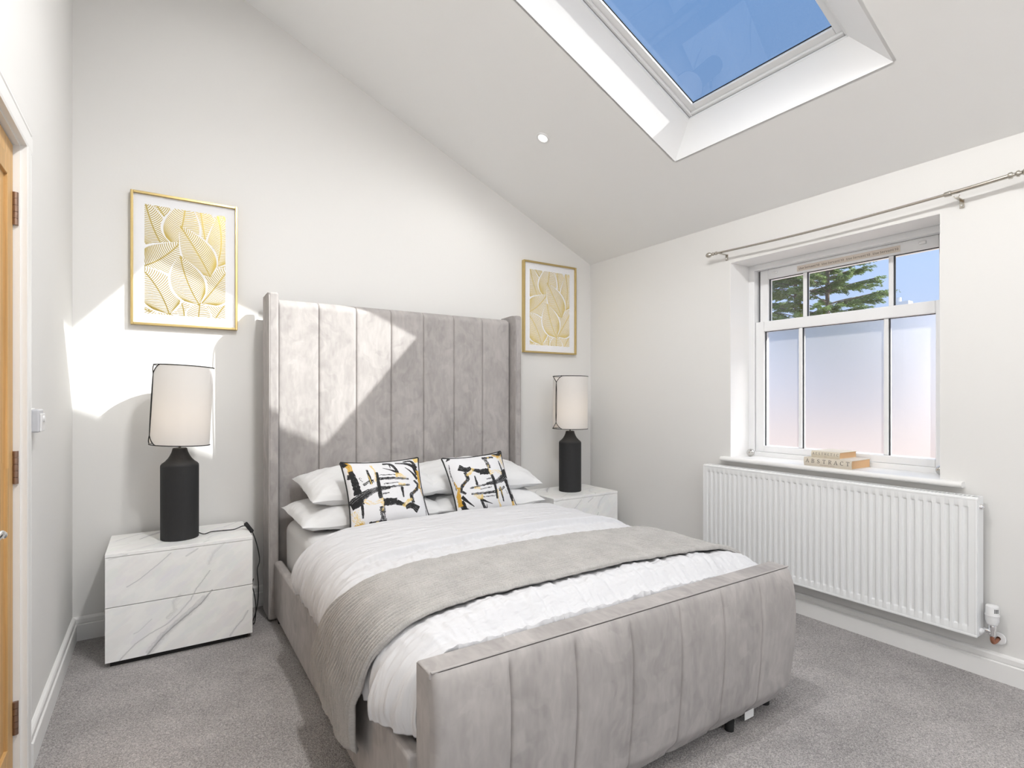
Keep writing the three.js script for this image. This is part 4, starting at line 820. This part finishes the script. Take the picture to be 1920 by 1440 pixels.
book('larger cream book with ABSTRACT on its spine, lying on the window sill', 3.006, SILL, -1.533, 0.250, 0.205, 0.047, 'ABSTRACT', 'contemporary edition', 118, '#d3cabb', 0.0);
book('small cream book with AESTHETIC on its spine, on top of the larger book', 3.022, SILL + 0.0472, -1.55, 0.150, 0.185, 0.036, 'AESTHETIC', 'volume', 120, '#d6cdbb', 0.0);
[[3.16, -2.085, 'small shiny silver ball on the window sill at the end nearer the bed'], [3.17, -1.078, 'small shiny silver ball on the window sill half hidden by the right reveal']].forEach(([x, z, l]) => {
  const b = part('silver_ball', new THREE.SphereGeometry(0.024, 40, 28), M.pewter, scene, [x, SILL + 0.0239, z]); tag(b, l, 'ornament');
});

// ------------------------------------------------------------------ outside
struct('ground', join([boxAt(-60, 3.33, -0.35, -0.2, -60, -3.8), boxAt(3.34, 60, -0.35, -0.2, -60, 60), boxAt(-60, 3.33, -0.35, -0.2, 2.01, 60)]), M.paving);
{ // eaves above the window, out of view, sized to shade the upper panes
  const e = structGroup('trim_1');
  part('fascia', boxAt(3.655, 3.68, 2.05, 2.24, ZB - 0.3, ZF + 0.3), M.upvc, e);
  part('soffit', boxAt(3.334, 3.655, 2.05, 2.062, ZB - 0.3, ZF + 0.3), M.upvc, e);
  part('gutter', alongZ([...Array(11)].map((_, i) => { const a = Math.PI + Math.PI * i / 10; return [3.735 + 0.054 * Math.cos(a), 2.20 + 0.054 * Math.sin(a)]; }).concat([[3.785, 2.2], ...[...Array(9)].map((_, i) => { const a = -Math.PI * i / 8; return [3.735 + 0.048 * Math.cos(a), 2.20 + 0.048 * Math.sin(a)]; })]), ZB - 0.3, ZF + 0.3), M.gasket, e);
}
{ // cedar: level tiers of drooping needle sprays on two bare stems
  const t = thing('cedar_tree', 'dark green cedar with level feathery branches seen through the top panes', 'tree', [18.6, -0.2, -9.62]);
  const stem = (dz, h, lean) => tube([V(0, 0, dz), V(0.1, h * 0.4, dz + lean * 0.4), V(0, h * 0.8, dz + lean), V(0, h, dz + lean * 1.1)], 0.065, 30, 8);
  part('trunk', stem(0.05, 6.3, 0.1), M.bark, t); part('trunk', stem(-0.8, 5.7, -0.12), M.bark, t);
  const boughs = [], blades = [];
  const spray = (p, dir, len) => { // a drooping plume of needles
    const n = Math.round(len * 230), side = V(-dir.z, 0, dir.x).normalize();
    for (let i = 0; i < n; i++) {
      const k = i / n, base = p.clone().addScaledVector(dir, k * len), sd = rnd() > 0.5 ? 1 : -1; base.y -= 0.22 * k * k * len;
      const l = (0.06 + 0.10 * rnd()) * (1.2 - 0.7 * k), d = side.clone().multiplyScalar(sd * (0.3 + rnd())).addScaledVector(dir, 0.9).add(V(0, -0.9 + 0.9 * rnd(), 0)).normalize();
      const q = base.add(V((rnd() - 0.5) * 0.1, (rnd() - 0.5) * 0.07, (rnd() - 0.5) * 0.1)), w = V(rnd() - 0.5, rnd() - 0.2, rnd() - 0.5).normalize().multiplyScalar(0.017), e = q.clone().addScaledVector(d, l);
      blades.push(q.x - w.x, q.y - w.y, q.z - w.z, q.x + w.x, q.y + w.y, q.z + w.z, e.x, e.y, e.z);
    }
  };
  const tiers = [[2.9, 1.6, 10], [3.5, 1.7, 11], [4.0, 1.5, 12], [4.4, 1.75, 13], [4.85, 1.6, 15], [5.25, 1.35, 15], [5.6, 1.1, 14], [5.95, 0.85, 12], [6.3, 0.6, 10]];
  for (const [y, r, n] of tiers) for (let i = 0; i < n; i++) {
    const a = i / n * 6.283 + rnd() * 0.7 + y, len = r * (0.6 + 0.5 * rnd()), dir = V(Math.cos(a), 0.16 + 0.16 * rnd(), Math.sin(a)).normalize();
    const root = V(0, y + (rnd() - 0.5) * 0.3, rnd() > 0.36 ? 0.15 : -0.75), end = root.clone().addScaledVector(dir, len);
    boughs.push(tube([root, root.clone().addScaledVector(dir, len * 0.5).add(V(0, 0.05, 0)), end], 0.016, 8, 5));
    for (let k = 3; k < 10; k++) { const p = root.clone().lerp(end, k / 9); spray(p, V(dir.x + (rnd() - 0.5) * 1.3, dir.y - 0.05 - 0.2 * rnd(), dir.z + (rnd() - 0.5) * 1.3).normalize(), 0.22 + 0.30 * rnd()); }
    spray(root.clone().lerp(end, 0.55), dir, len * 0.55);
  }
  part('branches', join(boughs), M.bark, t);
  const g = new THREE.BufferGeometry(); g.setAttribute('position', new THREE.Float32BufferAttribute(blades, 3)); g.computeVertexNormals();
  const f = part('foliage', metreUV(g), M.needles, t); f.userData.kind = 'stuff';
}
{ // distant house
  const h = thing('house', 'distant pale house whose roof ridge just shows above the window rail', 'house', [37, -0.2, -15.0]);
  part('wall', boxAt(-3, 3, 0, 5.0, -3.5, 3.5), M.render, h);
  part('roof', metreUV(extrude([[-3.4, 4.9], [3.4, 4.9], [0, 6.75]], 7.4).translate(0, 0, -3.7)), M.render, h);
  part('chimney', boxAt(-0.3, 0.3, 6.2, 7.05, 0.1, 0.9), M.render, h);
  part('chimney_pot', cyl(0.12, 0.14, 0.35, 16), M.render, h, [0, 7.15, 0.3]);
  for (const z of [-2, 1]) part('window', boxAt(-3.03, -2.99, 2.9, 4.1, z, z + 1.1), M.slate, h);
}

renderer.render(scene, camera);
